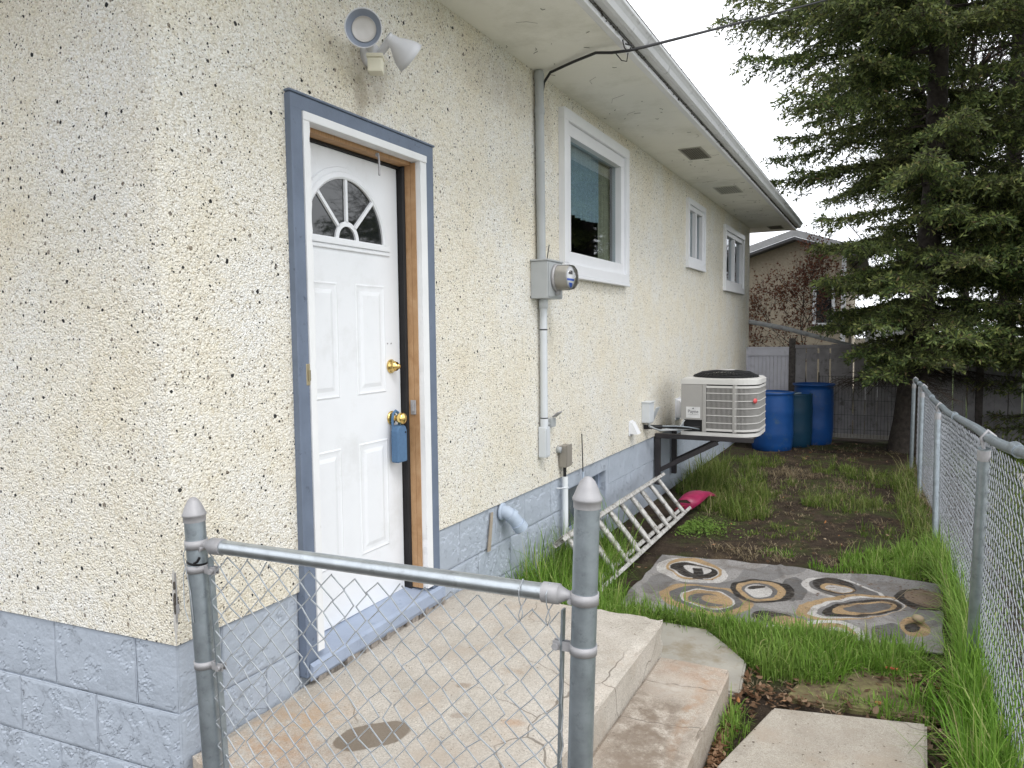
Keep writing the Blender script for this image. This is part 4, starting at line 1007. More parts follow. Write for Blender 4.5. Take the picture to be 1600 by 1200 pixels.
ca = rug.data.color_attributes.new('pattern', 'FLOAT_COLOR', 'POINT'); ca.data.foreach_set('color', np.array(colr, dtype=np.float32).ravel())
md = rug.modifiers.new('thickness', 'SOLIDIFY'); md.thickness = .010
tag(rug, 'weathered grey rug with gold, black and white swirled ovals lying on bare soil', 'rug')

# ================================================================ CHAIN-LINK FENCES
def chain_mesh(P, zt, zbm, cell, r, parent, name='wire_mesh', mat=None, jit=.002, normal=None):
    """P(s) -> (x, y) along the run for s in metres 0..L, zt(s), zbm(s) top and bottom"""
    L, f = P
    V = []; F = []; h = cell/2; n = int(L/h)
    rows = None
    for i in range(n+1):
        s0 = i*h; s1 = (i+1)*h
        z = zt(s0); k = 0; pts = []
        while z > zbm(s0):
            s = (s0 if (k % 2 == 0) else s1) if i % 2 == 0 else (s1 if (k % 2 == 0) else s0)
            s = min(s + random.gauss(0, jit), L); x, y, nx_, ny_ = f(s)
            o = .0022*(1 if (k % 2) else -1)
            pts.append((x + nx_*o, y + ny_*o, z + random.gauss(0, jit))); k += 1; z -= h*1.0
        for a, b in zip(pts, pts[1:]):
            a = np.array(a); b = np.array(b); d = b-a; d /= np.linalg.norm(d)
            x, y, nx_, ny_ = f(s0); nn = np.array([nx_, ny_, 0]); u = np.cross(d, nn); base = len(V)
            for q in (a, b):
                for t in range(4): th = PI/4 + PI/2*t; V.append(tuple(q + (nn*math.cos(th) + u*math.sin(th))*r))
            for t in range(4): F.append((base+t, base+(t+1) % 4, base+4+(t+1) % 4, base+4+t))
    o = quick(name, mat or M_wire, V, F, parent); return stuff(o)
def post_cap(m, p, r, ax=(0, 0, 1)):
    m.lathe([(r*1.06, -.020), (r*1.07, -.004), (r*1.16, -.002), (r*1.16, .003), (r*1.04, .010), (r*.84, .026), (r*.58, .042), (r*.30, .051), (0, .054)], p, ax, 28)
gf = thing('chain_link_gate_fence', 'short galvanised chain-link fence panel in the foreground across the porch', 'chain-link fence', (.8, 1.57, 0))
LB, LT = Vector((.2235, 1.537, 0)), Vector((.1655, 1.537, 1.115)); RB, RT = Vector((1.350, 1.600, 0)), Vector((1.3905, 1.600, 1.262))
def at(B, T, z): return B + (T-B)*((z - B.z)/(T.z - B.z))
for B, T in ((LB, LT), (RB, RT)):
    m = MB(); m.tube([B, T], .030, 28); p_ = m.build('post', M_galv, gf)
    m = MB(); post_cap(m, T, .030, (T-B)); m.build('post_cap', M_galvcap, p_)
ZR = 1.028
La, Ra = at(LB, LT, ZR), at(RB, RT, ZR)
dd = (Ra - La).normalized()
m = MB(); m.tube([La + dd*.075, Ra - dd*.085], .0208, 24); m.build('top_rail', plain('bright_galvanised_steel', (.50, .54, .57), .36, .85, var=.12, vs=25, dirt=(.38, .41, .43), dsc=30, bump=.08), gf)
for P_, sgn, up in ((La, 1, (LT-LB)), (Ra, -1, (RT-RB))):
    u = up.normalized(); m = MB()
    m.lathe([(.0305, -.013), (.0335, -.013), (.0335, .013), (.0305, .013)], P_, u, 28)
    a = P_ + dd*sgn*.030; b = P_ + dd*sgn*.062
    m.tube([a, a + dd*sgn*.012, b, b + dd*sgn*.001, b + dd*sgn*.042], [.010, .012, .0215, .0245, .0245], 20)
    m.tube([a + Vector((0, -.018, -.010)), a + Vector((0, .018, -.010))], .007, 8)
    m.build('rail_end_cup', M_galvcap, gf)
def tension(B, T, sgn, zs_):
    m = MB(); o = dd*sgn*.052
    a, b = at(B, T, ZR - .035) + o, at(B, T, .02) + o
    m.box(-.009, .009, -.0025, .0025, 0, (b-a).length, 0, Matrix.Translation(b) @ (a-b).to_track_quat('Z', 'Y').to_matrix().to_4x4()); m.build('tension_bar', M_galv, gf)
    for z in zs_:
        P_ = at(B, T, z); m = MB(); m.lathe([(.0303, -.011), (.0328, -.011), (.0328, .011), (.0303, .011)], P_, (T-B), 26)
        q = P_ + dd*sgn*.028
        for k in (-1, 1): m.box(0, .046, k*.0065 - .0018, k*.0065 + .0018, -.011, .011, 0, Matrix.Translation(q) @ Matrix.Rotation(math.atan2(dd.y*sgn, dd.x*sgn), 4, 'Z'))
        m.tube([q + dd*sgn*.036 + Vector((0, -.016, 0)), q + dd*sgn*.036 + Vector((0, .014, 0))], .0055, 8); m.tube([q + dd*sgn*.036 + Vector((0, -.020, 0)), q + dd*sgn*.036 + Vector((0, -.014, 0))], .009, 6)
        m.build('clamp', M_galvcap, gf)
tension(LB, LT, 1, (.955, .665, .30)); tension(RB, RT, -1, (.905, .45, .12))
m = MB(); P_ = at(LB, LT, .975); m.lathe([(.0306, -.004), (.0322, 0), (.0306, .004)], P_, (LT - LB) + Vector((.25, 0, 0)), 26)
m.tube([P_ + Vector((.02, -.03, .004)), P_ + Vector((.038, -.034, .012)), P_ + Vector((.044, -.03, .025))], .004, 6); m.build('cable_tie', M_black, gf)
m = MB(); q = at(LB, LT, .99)
m.tube([q + Vector((-.033, -.006, .0)), q + Vector((-.040, -.02, -.06)), q + Vector((-.026, -.032, -.15)), q + Vector((-.006, -.034, -.19))], .0014, 5)
m.tube([q + Vector((.0, -.032, .05)), q + Vector((-.02, -.034, .01)), q + Vector((.005, -.034, -.10)), q + Vector((.012, -.033, -.19))], .0014, 5)
m.build('tie_wire', M_wire, gf)
Lm0, Rm0 = La + dd*.055, Ra - dd*.055; LL = (Rm0 - Lm0).length
def gpath(s):
    p = Lm0 + (Rm0 - Lm0)*(s/LL); return (p.x, p.y - .004, -dd.y, dd.x)
chain_mesh((LL, gpath), lambda s: ZR - .022 - .012*math.sin(s/LL*PI) - (.018 if s > .95 else 0)*1, lambda s: .03, .0735, .0020, gf, jit=.0022)
m = MB()
for s in (1.005, 1.075):
    x, y, a_, b_2 = gpath(s); 
    m.tube([Vector((x, y - .025, ZR + .005)), Vector((x, y, ZR + .026)), Vector((x, y + .025, ZR)), Vector((x + .002, y + .012, ZR - .028)), Vector((x, y - .01, ZR - .04)), Vector((x, y - .022, ZR - .02)), Vector((x, y - .025, ZR + .005))], .0015, 5)
    m.tube([Vector((x, y - .012, ZR - .035)), Vector((x + .006, y - .014, ZR - .055)), Vector((x - .002, y - .014, ZR - .075)), Vector((x - .006, y - .014, ZR - .06)), Vector((x + .001, y - .012, ZR - .036))], .0014, 5)
m.build('tie_wire', M_wire, gf)

bf = thing('chain_link_fence', 'long galvanised chain-link fence running along the right side of the yard', 'chain-link fence', (2.4, 6, 0))
RAIL = [(2.475, 1.3, 1.33), (2.47, 2.0, 1.28), (2.41, 3.83, 1.168), (2.385, 6.62, 1.035), (2.352, 8.55, 1.04), (2.325, 10.1, 1.03)]
def rail_at(y):
    for a, b in zip(RAIL, RAIL[1:]):
        if y <= b[1]: t = (y - a[1])/(b[1] - a[1]); return tuple(a[k] + (b[k]-a[k])*t for k in range(3))
    return RAIL[-1]
m = MB(); pts = []
for k in range(60):
    y = 1.3 + (10.1-1.3)*k/59; x, _, z = rail_at(y); pts.append((x + .004*math.sin(y*5), y, z + .006*math.sin(y*3.1)))
m.tube(pts, .021, 14); m.build('top_rail', M_galv, bf)
m = MB()
for y in (3.2, 5.4, 7.5, 9.3):
    x, _, z = rail_at(y); m.tube([(x, y - .05, z), (x, y + .05, z)], .0245, 14)
m.build('rail_sleeve', M_galv, bf)
for (bx, by, tx, ty, dz, r) in ((2.42, 2.02, 2.47, 2.0, .02, .028), (2.405, 4.05, 2.410, 3.83, .05, .024), (2.375, 6.36, 2.385, 6.60, .045, .022), (2.34, 8.4, 2.352, 8.55, .04, .022), (2.315, 10.1, 2.325, 10.1, .05, .022)):
    zt_ = rail_at(ty)[2] - dz; m = MB(); B = Vector((bx - .012, by, -.1)); T = Vector((tx - .014, ty, zt_)); m.tube([B, T], r, 18); p_ = m.build('post', M_galv, bf)
    m = MB(); m.lathe([(r*1.08, -.055), (r*1.08, -.012), (r*.9, 0)], T, T-B, 18)
    m.tube([T + Vector((0, -.004, -.01)), T + Vector((-.012, 0, .045)), T + Vector((.012, 0, .078)), T + Vector((.038, 0, .055)), T + Vector((.03, 0, .0))], .008, 8); m.build('loop_cap', M_galvcap, p_)
def bpath(s):
    x, y, z = rail_at(1.4 + s); return (x + .018 + .012*math.sin(s*2.3), y, 1.0, 0.0)
random.seed(3)
chain_mesh((8.65, bpath), lambda s: rail_at(1.4+s)[2] - .035 - .02*abs(math.sin(s*1.4)), lambda s: .0, .062, .0021, bf, mat=plain('dull_fence_wire', (.27, .285, .31), .55, .3, var=.2, vs=40), jit=.003)
# ================================================================ BACK OF THE YARD
FY_ = 12.42
bk = thing('board_fence', 'weathered grey board fence with gaps closing off the back of the yard', 'board fence', (2, FY_, 0))
M_board = plain('weathered_grey_boards', (.29, .28, .29), .85, var=.18, vs=7, dirt=(.13, .12, .12), dsc=9, dlo=.55, bump=.3)
M_pboard = plain('pale_lilac_boards', (.58, .58, .64), .7, var=.06, vs=5, dirt=(.46, .46, .50), dsc=7, dlo=.55)
random.seed(21)
xx = .74; k = 0
while xx < 8.2:
    w = .150 + random.uniform(-.006, .008); g_ = random.choice([.004, .006, .012, .020, .024])
    m = MB(); a = random.uniform(-.006, .006); top = 1.40 - max(0, xx - .7)*.004 + random.uniform(-.012, .01)
    m.box(-w/2, w/2, -.009, .009, .03, top, .002, Matrix.Translation((xx + w/2, FY_ + random.uniform(-.003, .003), 0)) @ Matrix.Rotation(a, 4, 'Y'))
    m.build('board', M_board, bk); xx += w + g_; k += 1
for z in (.25, 1.18):
    m = MB(); m.box(.72, 8.2, FY_ + .0145, FY_ + .052, z, z + .09, .002); m.build('fence_rail', M_board, bk)
m = MB(); m.box(.72, 8.2, FY_ - .030, FY_ - .015, 1.345, 1.395, .002); m.build('cap_board', M_board, bk)
m = MB(); m.box(1.12, 2.12, FY_ - .05, FY_ - .028, -.02, .045, .003); m.build('kick_board', plain('pale_kick_board', (.36, .34, .31), .8), bk)
for x in (.69, 3.2, 5.6): 
    m = MB(); m.box(x - .045, x + .045, FY_ - .04, FY_ + .05, -.2, 1.50 if x < 1 else 1.40, .006); m.build('fence_post', plain('dark_mossy_post', (.085, .075, .07), .9, var=.4, vs=30, bump=.7), bk)
pg = thing('white_gate_panel', 'pale lilac tongue-and-groove fence panel between house corner and dark post', 'fence panel', (.35, FY_, 0))
for k in range(11):
    m = MB(); x = .015 + k*.0575; m.box(x, x + .0545, FY_ - .010, FY_ + .008, .05, 1.30, .003); m.build('board', M_pboard, pg)
m = MB(); m.box(.0, .645, FY_ - .032, FY_ - .011, 1.225, 1.345, .004); m.box(-.01, .65, FY_ - .04, FY_ + .02, 1.346, 1.366, .003); m.build('top_rail', M_pboard, pg)
m = MB(); m.box(.0, .03, FY_ - .036, FY_ - .012, .05, 1.224, .003); m.build('side_rail', M_pboard, pg)
wf = thing('wire_garden_fence', 'low dark wire garden fence standing in front of the board fence', 'wire fence', (1.7, 12.30, 0))
m = MB(); 
for k in range(27): x = 1.10 + k*.045; m.box(x, x + .004, 12.30, 12.304, 0, .93)
for z in (.12, .34, .56, .78, .92): m.box(1.09, 2.29, 12.305, 12.308, z, z + .004)
stuff(m.build('wire_mesh', M_black, wf))
for x in (1.09, 2.29): 
    m = MB(); m.tube([(x, 12.31, 0), (x, 12.31, .98)], .008, 6); m.build('stake', M_black, wf)
pl = MB(); pl.tube([(-.6, 12.62, 1.83), (.03, 12.60, 1.765), (.55, 12.60, 1.66), (1.0, 12.6, 1.53), (1.62, 12.60, 1.36)], [.038, .038, .036, .034, .026], 14)
o = pl.build('pole', plain('pale_peeled_pole', (.36, .37, .38), .6, var=.15, vs=12, dirt=(.20, .19, .18), dsc=10, dlo=.56)); tag(o, 'long pale grey pole lying slanted above the back fence', 'pole')
# barrels
def barrel(x, y, R, H, label, mat, flare=0.0, open_=True, rot=0):
    t = thing('barrel', label, 'barrel', (x, y, 0), 'blue plastic barrels at the back of the yard')
    z0 = gz(x, y) - .005; m = MB()
    P = [(0, 0), (R*.88, 0), (R*.94, .02), (R*.97, .10), (R, .26*H), (R*1.012, .30*H), (R*1.0, .34*H), (R, .63*H), (R*1.012, .67*H), (R, .71*H), (R*.985, .90*H), (R*.97, .96*H)]
    if open_: P += [(R*(.98 + flare), H - .03), (R*(1.03 + flare), H - .015), (R*(1.03 + flare), H), (R*(.97 + flare), H), (R*.93, H - .05), (R*.93, .15), (0, .15)]
    else: P += [(R*.99, H - .012), (R*.98, H), (R*.93, H), (R*.92, H - .02), (0, H - .018)]
    m.lathe([(r, h + z0) for r, h in P], (x, y, 0), (0, 0, 1), 40); m.build('drum', mat, t)
    return t, z0
b1, z_ = barrel(.575, 11.10, .285, .83, 'bright blue drum nearest the air conditioner', M_blue, 0, False)
m = MB(); m.lathe([(.284, 0), (.292, .008), (.292, .026), (.284, .032)], (.575, 11.10, z_ + .80), (0, 0, 1), 40); m.build('rim', M_blue, b1)
b2, z_ = barrel(.835, 11.52, .24, .77, 'dark teal drum squeezed between two blue drums', M_teal, 0, False)
m = MB(); m.tube([(.80, 11.33, z_ + .775), (.90, 11.33, z_ + .79), (.93, 11.36, z_ + .79)], .008, 6); m.build('handle', plain('pale_handle', (.25, .33, .38), .5), b2)
b3, z_ = barrel(1.055, 11.92, .275, .90, 'tall open blue drum with flared rim by the board fence', M_blue, .05, True)

# neighbour's building
nb = thing('neighbour_house', 'tan stucco gabled building with white window behind the back fence', 'house', (0, 18, 0))
m = MB(); m.add([(-5, 18, -.2), (1.18, 18, -.2), (1.18, 18, 3.25), (.15, 18, 3.60), (-5, 18, 1.95), (-5, 24, -.2), (1.18, 24, -.2), (1.18, 24, 3.25), (.15, 24, 3.60), (-5, 24, 1.95)],
    [(0, 1, 2, 3, 4), (9, 8, 7, 6, 5), (1, 6, 7, 2), (5, 0, 4, 9)]); m.build('wall', M_stucco2, nb)
m = MB()
def rake(m, x0, z0, x1, z1, ya, yb, th): m.add([(x0, ya, z0), (x1, ya, z1), (x1, yb, z1), (x0, yb, z0), (x0, ya, z0+th), (x1, ya, z1+th), (x1, yb, z1+th), (x0, yb, z0+th)], [(0, 3, 2, 1), (4, 5, 6, 7), (0, 1, 5, 4), (1, 2, 6, 5), (2, 3, 7, 6), (3, 0, 4, 7)])
rake(m, -5.3, 1.86, .15, 3.605, 17.6, 24.3, .06); rake(m, .1501, 3.605, 1.6, 3.11, 17.6, 24.3, .06); m.build('roof', plain('dark_roof_edge', (.12, .12, .125), .8), nb)
m = MB(); rake(m, -5.3, 1.925, .15, 3.67, 17.57, 17.60, .15); rake(m, .1501, 3.67, 1.6, 3.175, 17.57, 17.60, .15); m.build('bargeboard', plain('dull_white_bargeboard', (.42, .42, .43), .7), nb)
m = MB(); ring(m, 0, 0, 0, 0, 0, 0, 0) if False else None
def nwin(x0, x1, z0, z1):
    m = MB(); m.box(x0, x1, 17.95, 18.02, z1 - .07, z1); m.box(x0, x1, 17.95, 18.02, z0, z0 + .07); m.box(x0, x0 + .07, 17.95, 18.02, z0 + .0701, z1 - .0701); m.box(x1 - .07, x1, 17.95, 18.02, z0 + .0701, z1 - .0701)
    w = m.build('window', M_vinyl, nb); m = MB(); m.box(x0 + .06, x1 - .06, 17.985, 17.995, z0 + .06, z1 - .06); m.build('pane', M_plate, w)
nwin(.52, .98, 1.7, 2.72)
m = MB(); m.box(1.10, 1.19, 17.93, 17.995, -.2, 3.2); m.build('corner_trim', M_vinyl, nb)
sh = thing('garden_shed', 'pale shed glimpsed through bare spruce twigs behind the fence', 'shed', (2.0, 20, 0))
m = MB(); m.box(1.55, 2.9, 19.8, 22, -.2, 1.95); m.build('wall', plain('pale_shed_siding', (.42, .43, .45), .7), sh)
m = MB(); m.prism([(1.4, 1.95), (3.05, 1.95), (2.22, 2.35)], lambda p, t: Vector((p[0], 19.65 + t*2.5, p[1]))); m.build('roof', M_shingle, sh)
m = MB(); m.box(1.75, 2.05, 19.77, 19.798, 0, 1.8); m.build('door', M_vinyl, sh)

# overhead wire
m = MB(); pts = [(.04, 4.372, 3.12), (.055, 4.375, 3.20), (.10, 4.37, 3.252), (.30, 4.25, 3.245), (.48, 4.15, 3.235), (.58, 4.14, 3.215), (.69, 4.10, 3.195), (.76, 4.17, 3.225)]
P0 = Vector((.76, 4.17, 3.225)); P1 = Vector((4.05, 24.0, 11.6)) 
# the run continues to the pole on the ray of the photograph's wire
for k in range(1, 25): t = k/24; q = P0.lerp(P1, t); pts.append((q.x, q.y, q.z - 1.2*t*(1-t)*.25))
M_cable = plain('black_cable', (.03, .03, .032), .6)
m.tube(pts, .0085, 8); o = m.build('service_wire', M_cable); tag(o, 'black overhead service wire running from the mast past the gutter into the sky', 'wire')
wc = MB(); wc.tube([(.655, 4.10, 3.26), (.66, 4.12, 3.22), (.69, 4.10, 3.19), (.70, 4.13, 3.23), (.657, 4.14, 3.25)], .004, 6); wc.tube([(.60, 4.14, 3.21), (.63, 4.16, 3.17), (.66, 4.16, 3.16), (.68, 4.12, 3.19)], .003, 6)
o = wc.build('wire_hook', M_cable); tag(o, 'small wire hook holding the service wire under the gutter', 'hook')

# ================================================================ TREES
def mat_leaf(name, stops, trans=.25, rough=.6):
    m = N(name, rough, 0, .2); g = m.n('ShaderNodeNewGeometry')
    c = m.ramp(g.outputs['Random Per Island'], stops)
    c = m.mix(m.ramp(m.noise(1.1, 4), [(.35, 0.0), (.7, .5)]), c, m.mix(.5, c, stops[-1][1]))
    m.col(c)
    t = m.n('ShaderNodeBsdfTranslucent'); m.l(c, t.inputs['Color'])
    mx = m.n('ShaderNodeMixShader'); mx.inputs['Fac'].default_value = trans
    m.l(m.b.outputs[0], mx.inputs[1]); m.l(t.outputs[0], mx.inputs[2])
    o = [x for x in m.t.nodes if x.type == 'OUTPUT_MATERIAL'][0]; m.l(mx.outputs[0], o.inputs['Surface']); return m.m
M_needle = mat_leaf('spruce_needles', [(0, (.042, .072, .027)), (.5, (.088, .132, .042)), (.86, (.18, .23, .065)), (.97, (.27, .30, .095)), (1, (.18, .12, .07))], .25)
M_bark = plain('spruce_bark', (.050, .042, .036), .9, var=.45, vs=18, bump=1.0)
M_twig = plain('dead_twigs', (.045, .036, .03), .9, var=.3)

def slivers(C, D, length, width, rs):
    """needle sprays: one thin folded quad at each point C along direction D"""
    n = len(C); r = rs.normal(size=(n, 3)); u = np.cross(D, r); u /= np.linalg.norm(u, axis=1)[:, None] + 1e-9
    L = length[:, None]*D; w = width[:, None]*u
    V = np.empty((n, 4, 3)); V[:, 0] = C - w*.35; V[:, 1] = C + L*.55 - w; V[:, 2] = C + L; V[:, 3] = C + L*.5 + w
    return V
def segs_tubes(A, B, ra, rb):
    """many 3-sided twigs at once"""
    D = B - A; D /= np.linalg.norm(D, axis=1)[:, None] + 1e-9; h = np.where(np.abs(D[:, 2:3]) < .9, np.array([[0, 0, 1.0]]), np.array([[1.0, 0, 0]]))
    u = np.cross(D, h); u /= np.linalg.norm(u, axis=1)[:, None]; v = np.cross(D, u); V = []
    for P, r in ((A, ra), (B, rb)):
        for k in range(3):
            t = 2*PI*k/3; V.append(P + (u*math.cos(t) + v*math.sin(t))*np.asarray(r)[:, None])
    V = np.stack(V, 1); n = len(A); b = np.arange(n)[:, None]*6
    F = np.concatenate([b + np.array([[k, (k+1) % 3, 3+(k+1) % 3, 3+k]]) for k in range(3)], 0)
    return V.reshape(-1, 3), F
def spruce(name, label, trunk, r0, radius, z0, z1, seed, whorl=.30, per=6, dens=1.0, bare=.30, group=None, nsl=17, sag=.16, skip=None, deadz=0.0, low=False):
    rs = np.random.default_rng(seed); rd = random.Random(seed)
    t_ = thing(name, label, 'spruce tree', trunk[0], group)
    def tr(z):
        for a, b in zip(trunk, trunk[1:]):
            if z <= b[2]: k = (z - a[2])/(b[2]-a[2]); return np.array([a[0] + (b[0]-a[0])*k, a[1] + (b[1]-a[1])*k, z])
        return np.array([trunk[-1][0], trunk[-1][1], z])
    H = trunk[-1][2]; m = MB(); n = 30
    m.tube([Vector(tr(z)) + Vector((0, 0, -.2 if i == 0 else 0)) for i, z in enumerate(np.linspace(trunk[0][2], H, n))], [r0*(1 - .93*i/(n-1))*(1.35 if i == 0 else 1) for i in range(n)], 12)
    m.build('trunk', M_bark, t_)
    NV = []; WA = []; WB = []; Wra = []; Wrb = []
    z = z0
    while z < z1:
        for b in range(per + ((9 if z < 2.7 else 5) if z < 3.8 and low else 0)):
            az = rd.uniform(0, 2*PI); zz = z + rd.uniform(-.07, .07)*whorl/.26; R = radius(zz, az)*rd.uniform(.66, 1.0)
            if R < .15: continue
            P0 = tr(zz); d = np.array([math.cos(az), math.sin(az), 0]); k = 14
            rise = .10 + .25*(zz - z0)/(H - z0) + rd.uniform(-.08, .08)
            dead = zz < deadz
            t = np.linspace(0, 1, k); P = P0 + d*R*t[:, None]; P[:, 2] += R*(rise*t - (sag + .28)*t**2 + .22*t**4)
            side = np.array([-d[1], d[0], 0]); P += side*(R*.05*np.sin(t*3 + az))[:, None]
            if skip is not None and skip(P[-1]): continue
            if skip is not None and skip(P[9]): continue
            for i in range(k-1): WA.append(P[i]); WB.append(P[i+1]); q = .020*R/2.5; Wra.append(q*(1-t[i]) + .003); Wrb.append(q*(1-t[i+1]) + .003)
            nt_ = int(R*14*dens) + 4
            for j in range(nt_):
                s = .10 + .90*(j + rd.random())/nt_; f = s*(k-1); i0 = min(int(f), k-2); c = P[i0] + (P[i0+1]-P[i0])*(f-i0)
                for sg in (-1, 1):
                    L = (.16 + .34*math.sin(min(1, (1.03 - s)*1.6)*PI/2))*min(1.25, .35 + R*.30)*rd.uniform(.6, 1.15)
                    e = d*rd.uniform(.45, .85) + side*sg*rd.uniform(.55, 1.0) + np.array([0, 0, rd.uniform(-.50, .02)]); e /= np.linalg.norm(e)
                    m1 = c + e*L*.5 + np.array([0, 0, -.02*L]); m2 = c + e*L + np.array([0, 0, -.30*L*rd.uniform(.2, 1)])
                    WA += [c, m1]; WB += [m1, m2]; Wra += [.0045, .0032]; Wrb += [.0032, .002]
                    if s < bare or dead:
                        if dead and rd.random() < .8 and m2[0] > 1.3:
                            for _ in range(3):
                                u_ = rd.random(); q = c + (m2-c)*u_; g = q + rs.normal(size=3)*.09; WA.append(q); WB.append(g); Wra.append(.0025); Wrb.append(.0015)
                        continue
                    K = int(nsl*L/.35) + 3; u_ = rs.random(K)[:, None]
                    C = np.where(u_ < .5, c + (m1-c)*u_*2, m1 + (m2-m1)*(u_*2-1)); ax = (m2 - c)/np.linalg.norm(m2-c)
                    D = ax*.75 + rs.normal(size=(K, 3))*.55; D /= np.linalg.norm(D, axis=1)[:, None]
                    NV.append(slivers(C, D, rs.uniform(.045, .095, K), rs.uniform(.007, .0145, K), rs))
            if not dead:          # bushy growth along the top of the branch
                K = int(26*R*dens); s = rs.uniform(max(bare, .15), 1, K)*(k-1); i0 = np.minimum(s.astype(int), k-2); C = P[i0] + (P[i0+1]-P[i0])*(s-i0)[:, None] + rs.normal(size=(K, 3))*.02
                D = d*.7 + rs.normal(size=(K, 3))*.5 + np.array([0, 0, .3]); D /= np.linalg.norm(D, axis=1)[:, None]
                NV.append(slivers(C, D, rs.uniform(.05, .10, K), rs.uniform(.006, .012, K), rs))
        z += whorl*rd.uniform(.75, 1.25)
    Vt, Ft = segs_tubes(np.array(WA), np.array(WB), np.array(Wra), np.array(Wrb)); quick('branches', M_twig, Vt, Ft, t_)
    Nn = np.concatenate(NV, 0).reshape(-1, 3); F = np.arange(len(Nn)).reshape(-1, 4); quick('crown', M_needle, Nn, F, t_)
    return t_
def rad_main(z, az):
    base = np.interp(z, [.8, 1.3, 2.2, 3.2, 4.5, 6.0, 7.5, 10, 13], [1.5, 1.9, 2.1, 2.35, 2.8, 3.05, 2.35, 1.5, .1])
    left = max(0, -math.cos(az))
    if z < 2.8: base *= 1 - .20*left
    return base
def skip_main(p): return (p[2] < 1.6 and p[0] < 1.45) or (p[0] < 1.05 and p[2] < 2.7) or (p[0] < .84 and p[2] < 3.85) or (p[1] < 9.3 and p[2] < 2.0)
spruce('spruce_tree', 'large dark spruce with layered drooping boughs at the back of the yard', [(2.25, 11.5, -.1), (2.42, 11.8, 1.8), (2.55, 12.0, 3.5), (2.56, 12.0, 6), (2.58, 12.0, 13.2)], .19, rad_main, 1.0, 10.5, 5, .50, 9, 1.15, .12, nsl=24, skip=skip_main, deadz=1.2, low=True)
def rad_b(z, az): return np.interp(z, [1, 3, 6, 12, 16], [2.4, 2.6, 2.6, 1.6, .1])
spruce('spruce_tree', 'taller spruce trunk with thin boughs standing just behind the largest spruce', [(3.75, 14.6, -.1), (3.8, 14.6, 8), (3.8, 14.6, 16)], .15, rad_b, 1.6, 13, 8, .36, 6, .8, .36, nsl=14)
def rad_c(z, az): return np.interp(z, [.3, 2, 5, 9, 11], [2.0, 2.2, 1.9, .8, .1])
spruce('spruce_tree', 'dense spruce beyond the chain-link fence at the right edge of view', [(5.0, 11.3, -.1), (5.0, 11.3, 11)], .16, rad_c, .6, 9.5, 12, .34, 7, .8, .2, nsl=15)

def branchy(name, label, cat, base, H, spread, seed, mat, leafmat, nleaf, leaf=.03, levels=4, first=.25, r0=.06, lean=(0, 0), kids=3):
    rs = np.random.default_rng(seed); t_ = thing(name, label, cat, base); A = []; B = []; ra = []; rb = []; tips = []
    def grow(p, d, L, r, lv):
        n = 4; q = p
        for i in range(n):
            d2 = d + rs.normal(size=3)*.13 + np.array([0, 0, .03]); d2 /= np.linalg.norm(d2); e = q + d2*L/n
            A.append(q); B.append(e); ra.append(r*(1 - .5*i/n)); rb.append(r*(1 - .5*(i+1)/n)); d = d2; q = e
            if lv < levels and i >= 1:
                for _ in range(kids if i == n-1 else kids-1):
                    f = d + rs.normal(size=3)*spread; f /= np.linalg.norm(f); grow(q, f, L*rs.uniform(.5, .75), r*.5, lv+1)
        if lv >= levels-1: tips.append((p, q))
    d0 = np.array([lean[0], lean[1], 1.0]); d0 /= np.linalg.norm(d0)
    grow(np.array(base, float), d0, H*.42, r0, 0)
    Vt, Ft = segs_tubes(np.array(A), np.array(B), np.array(ra), np.array(rb)); quick('branches', mat, Vt, Ft, t_)
    T = np.array([x[0] for x in tips]); Q = np.array([x[1] for x in tips]); i = rs.integers(0, len(T), nleaf); u = rs.random((nleaf, 1)); C = T[i] + (Q[i]-T[i])*u + rs.normal(size=(nleaf, 3))*.012
    D = rs.normal(size=(nleaf, 3)); D /= np.linalg.norm(D, axis=1)[:, None]
    Vv = slivers(C, D, rs.uniform(.6, 1.2, nleaf)*leaf, rs.uniform(.25, .45, nleaf)*leaf, rs).reshape(-1, 3); quick('crown', leafmat, Vv, np.arange(len(Vv)).reshape(-1, 4), t_); return t_
M_redleaf = mat_leaf('reddish_young_leaves', [(0, (.075, .025, .018)), (.6, (.15, .06, .04)), (1, (.20, .11, .06))], .3)
M_budleaf = mat_leaf('pinkish_buds', [(0, (.10, .06, .05)), (.6, (.20, .11, .09)), (1, (.16, .17, .08))], .3)
branchy('red_leaved_shrub', 'reddish young-leaved shrub against the tan building behind the fence', 'shrub', (.75, 14.9, 0), 3.9, .55, 4, M_twig, M_redleaf, 4200, .050, 4, r0=.018, lean=(-.10, .05), kids=3)
branchy('budding_tree', 'bare twiggy deciduous tree with pinkish buds seen through the spruce', 'tree', (3.6, 17.5, 0), 10.5, .50, 9, M_twig, M_budleaf, 9000, .06, 4, r0=.13, kids=3)
branchy('budding_tree', 'second pink-budded deciduous tree behind the right-hand spruces', 'tree', (6.6, 16.5, 0), 10, .50, 10, M_twig, M_budleaf, 7000, .06, 4, r0=.12, kids=3)

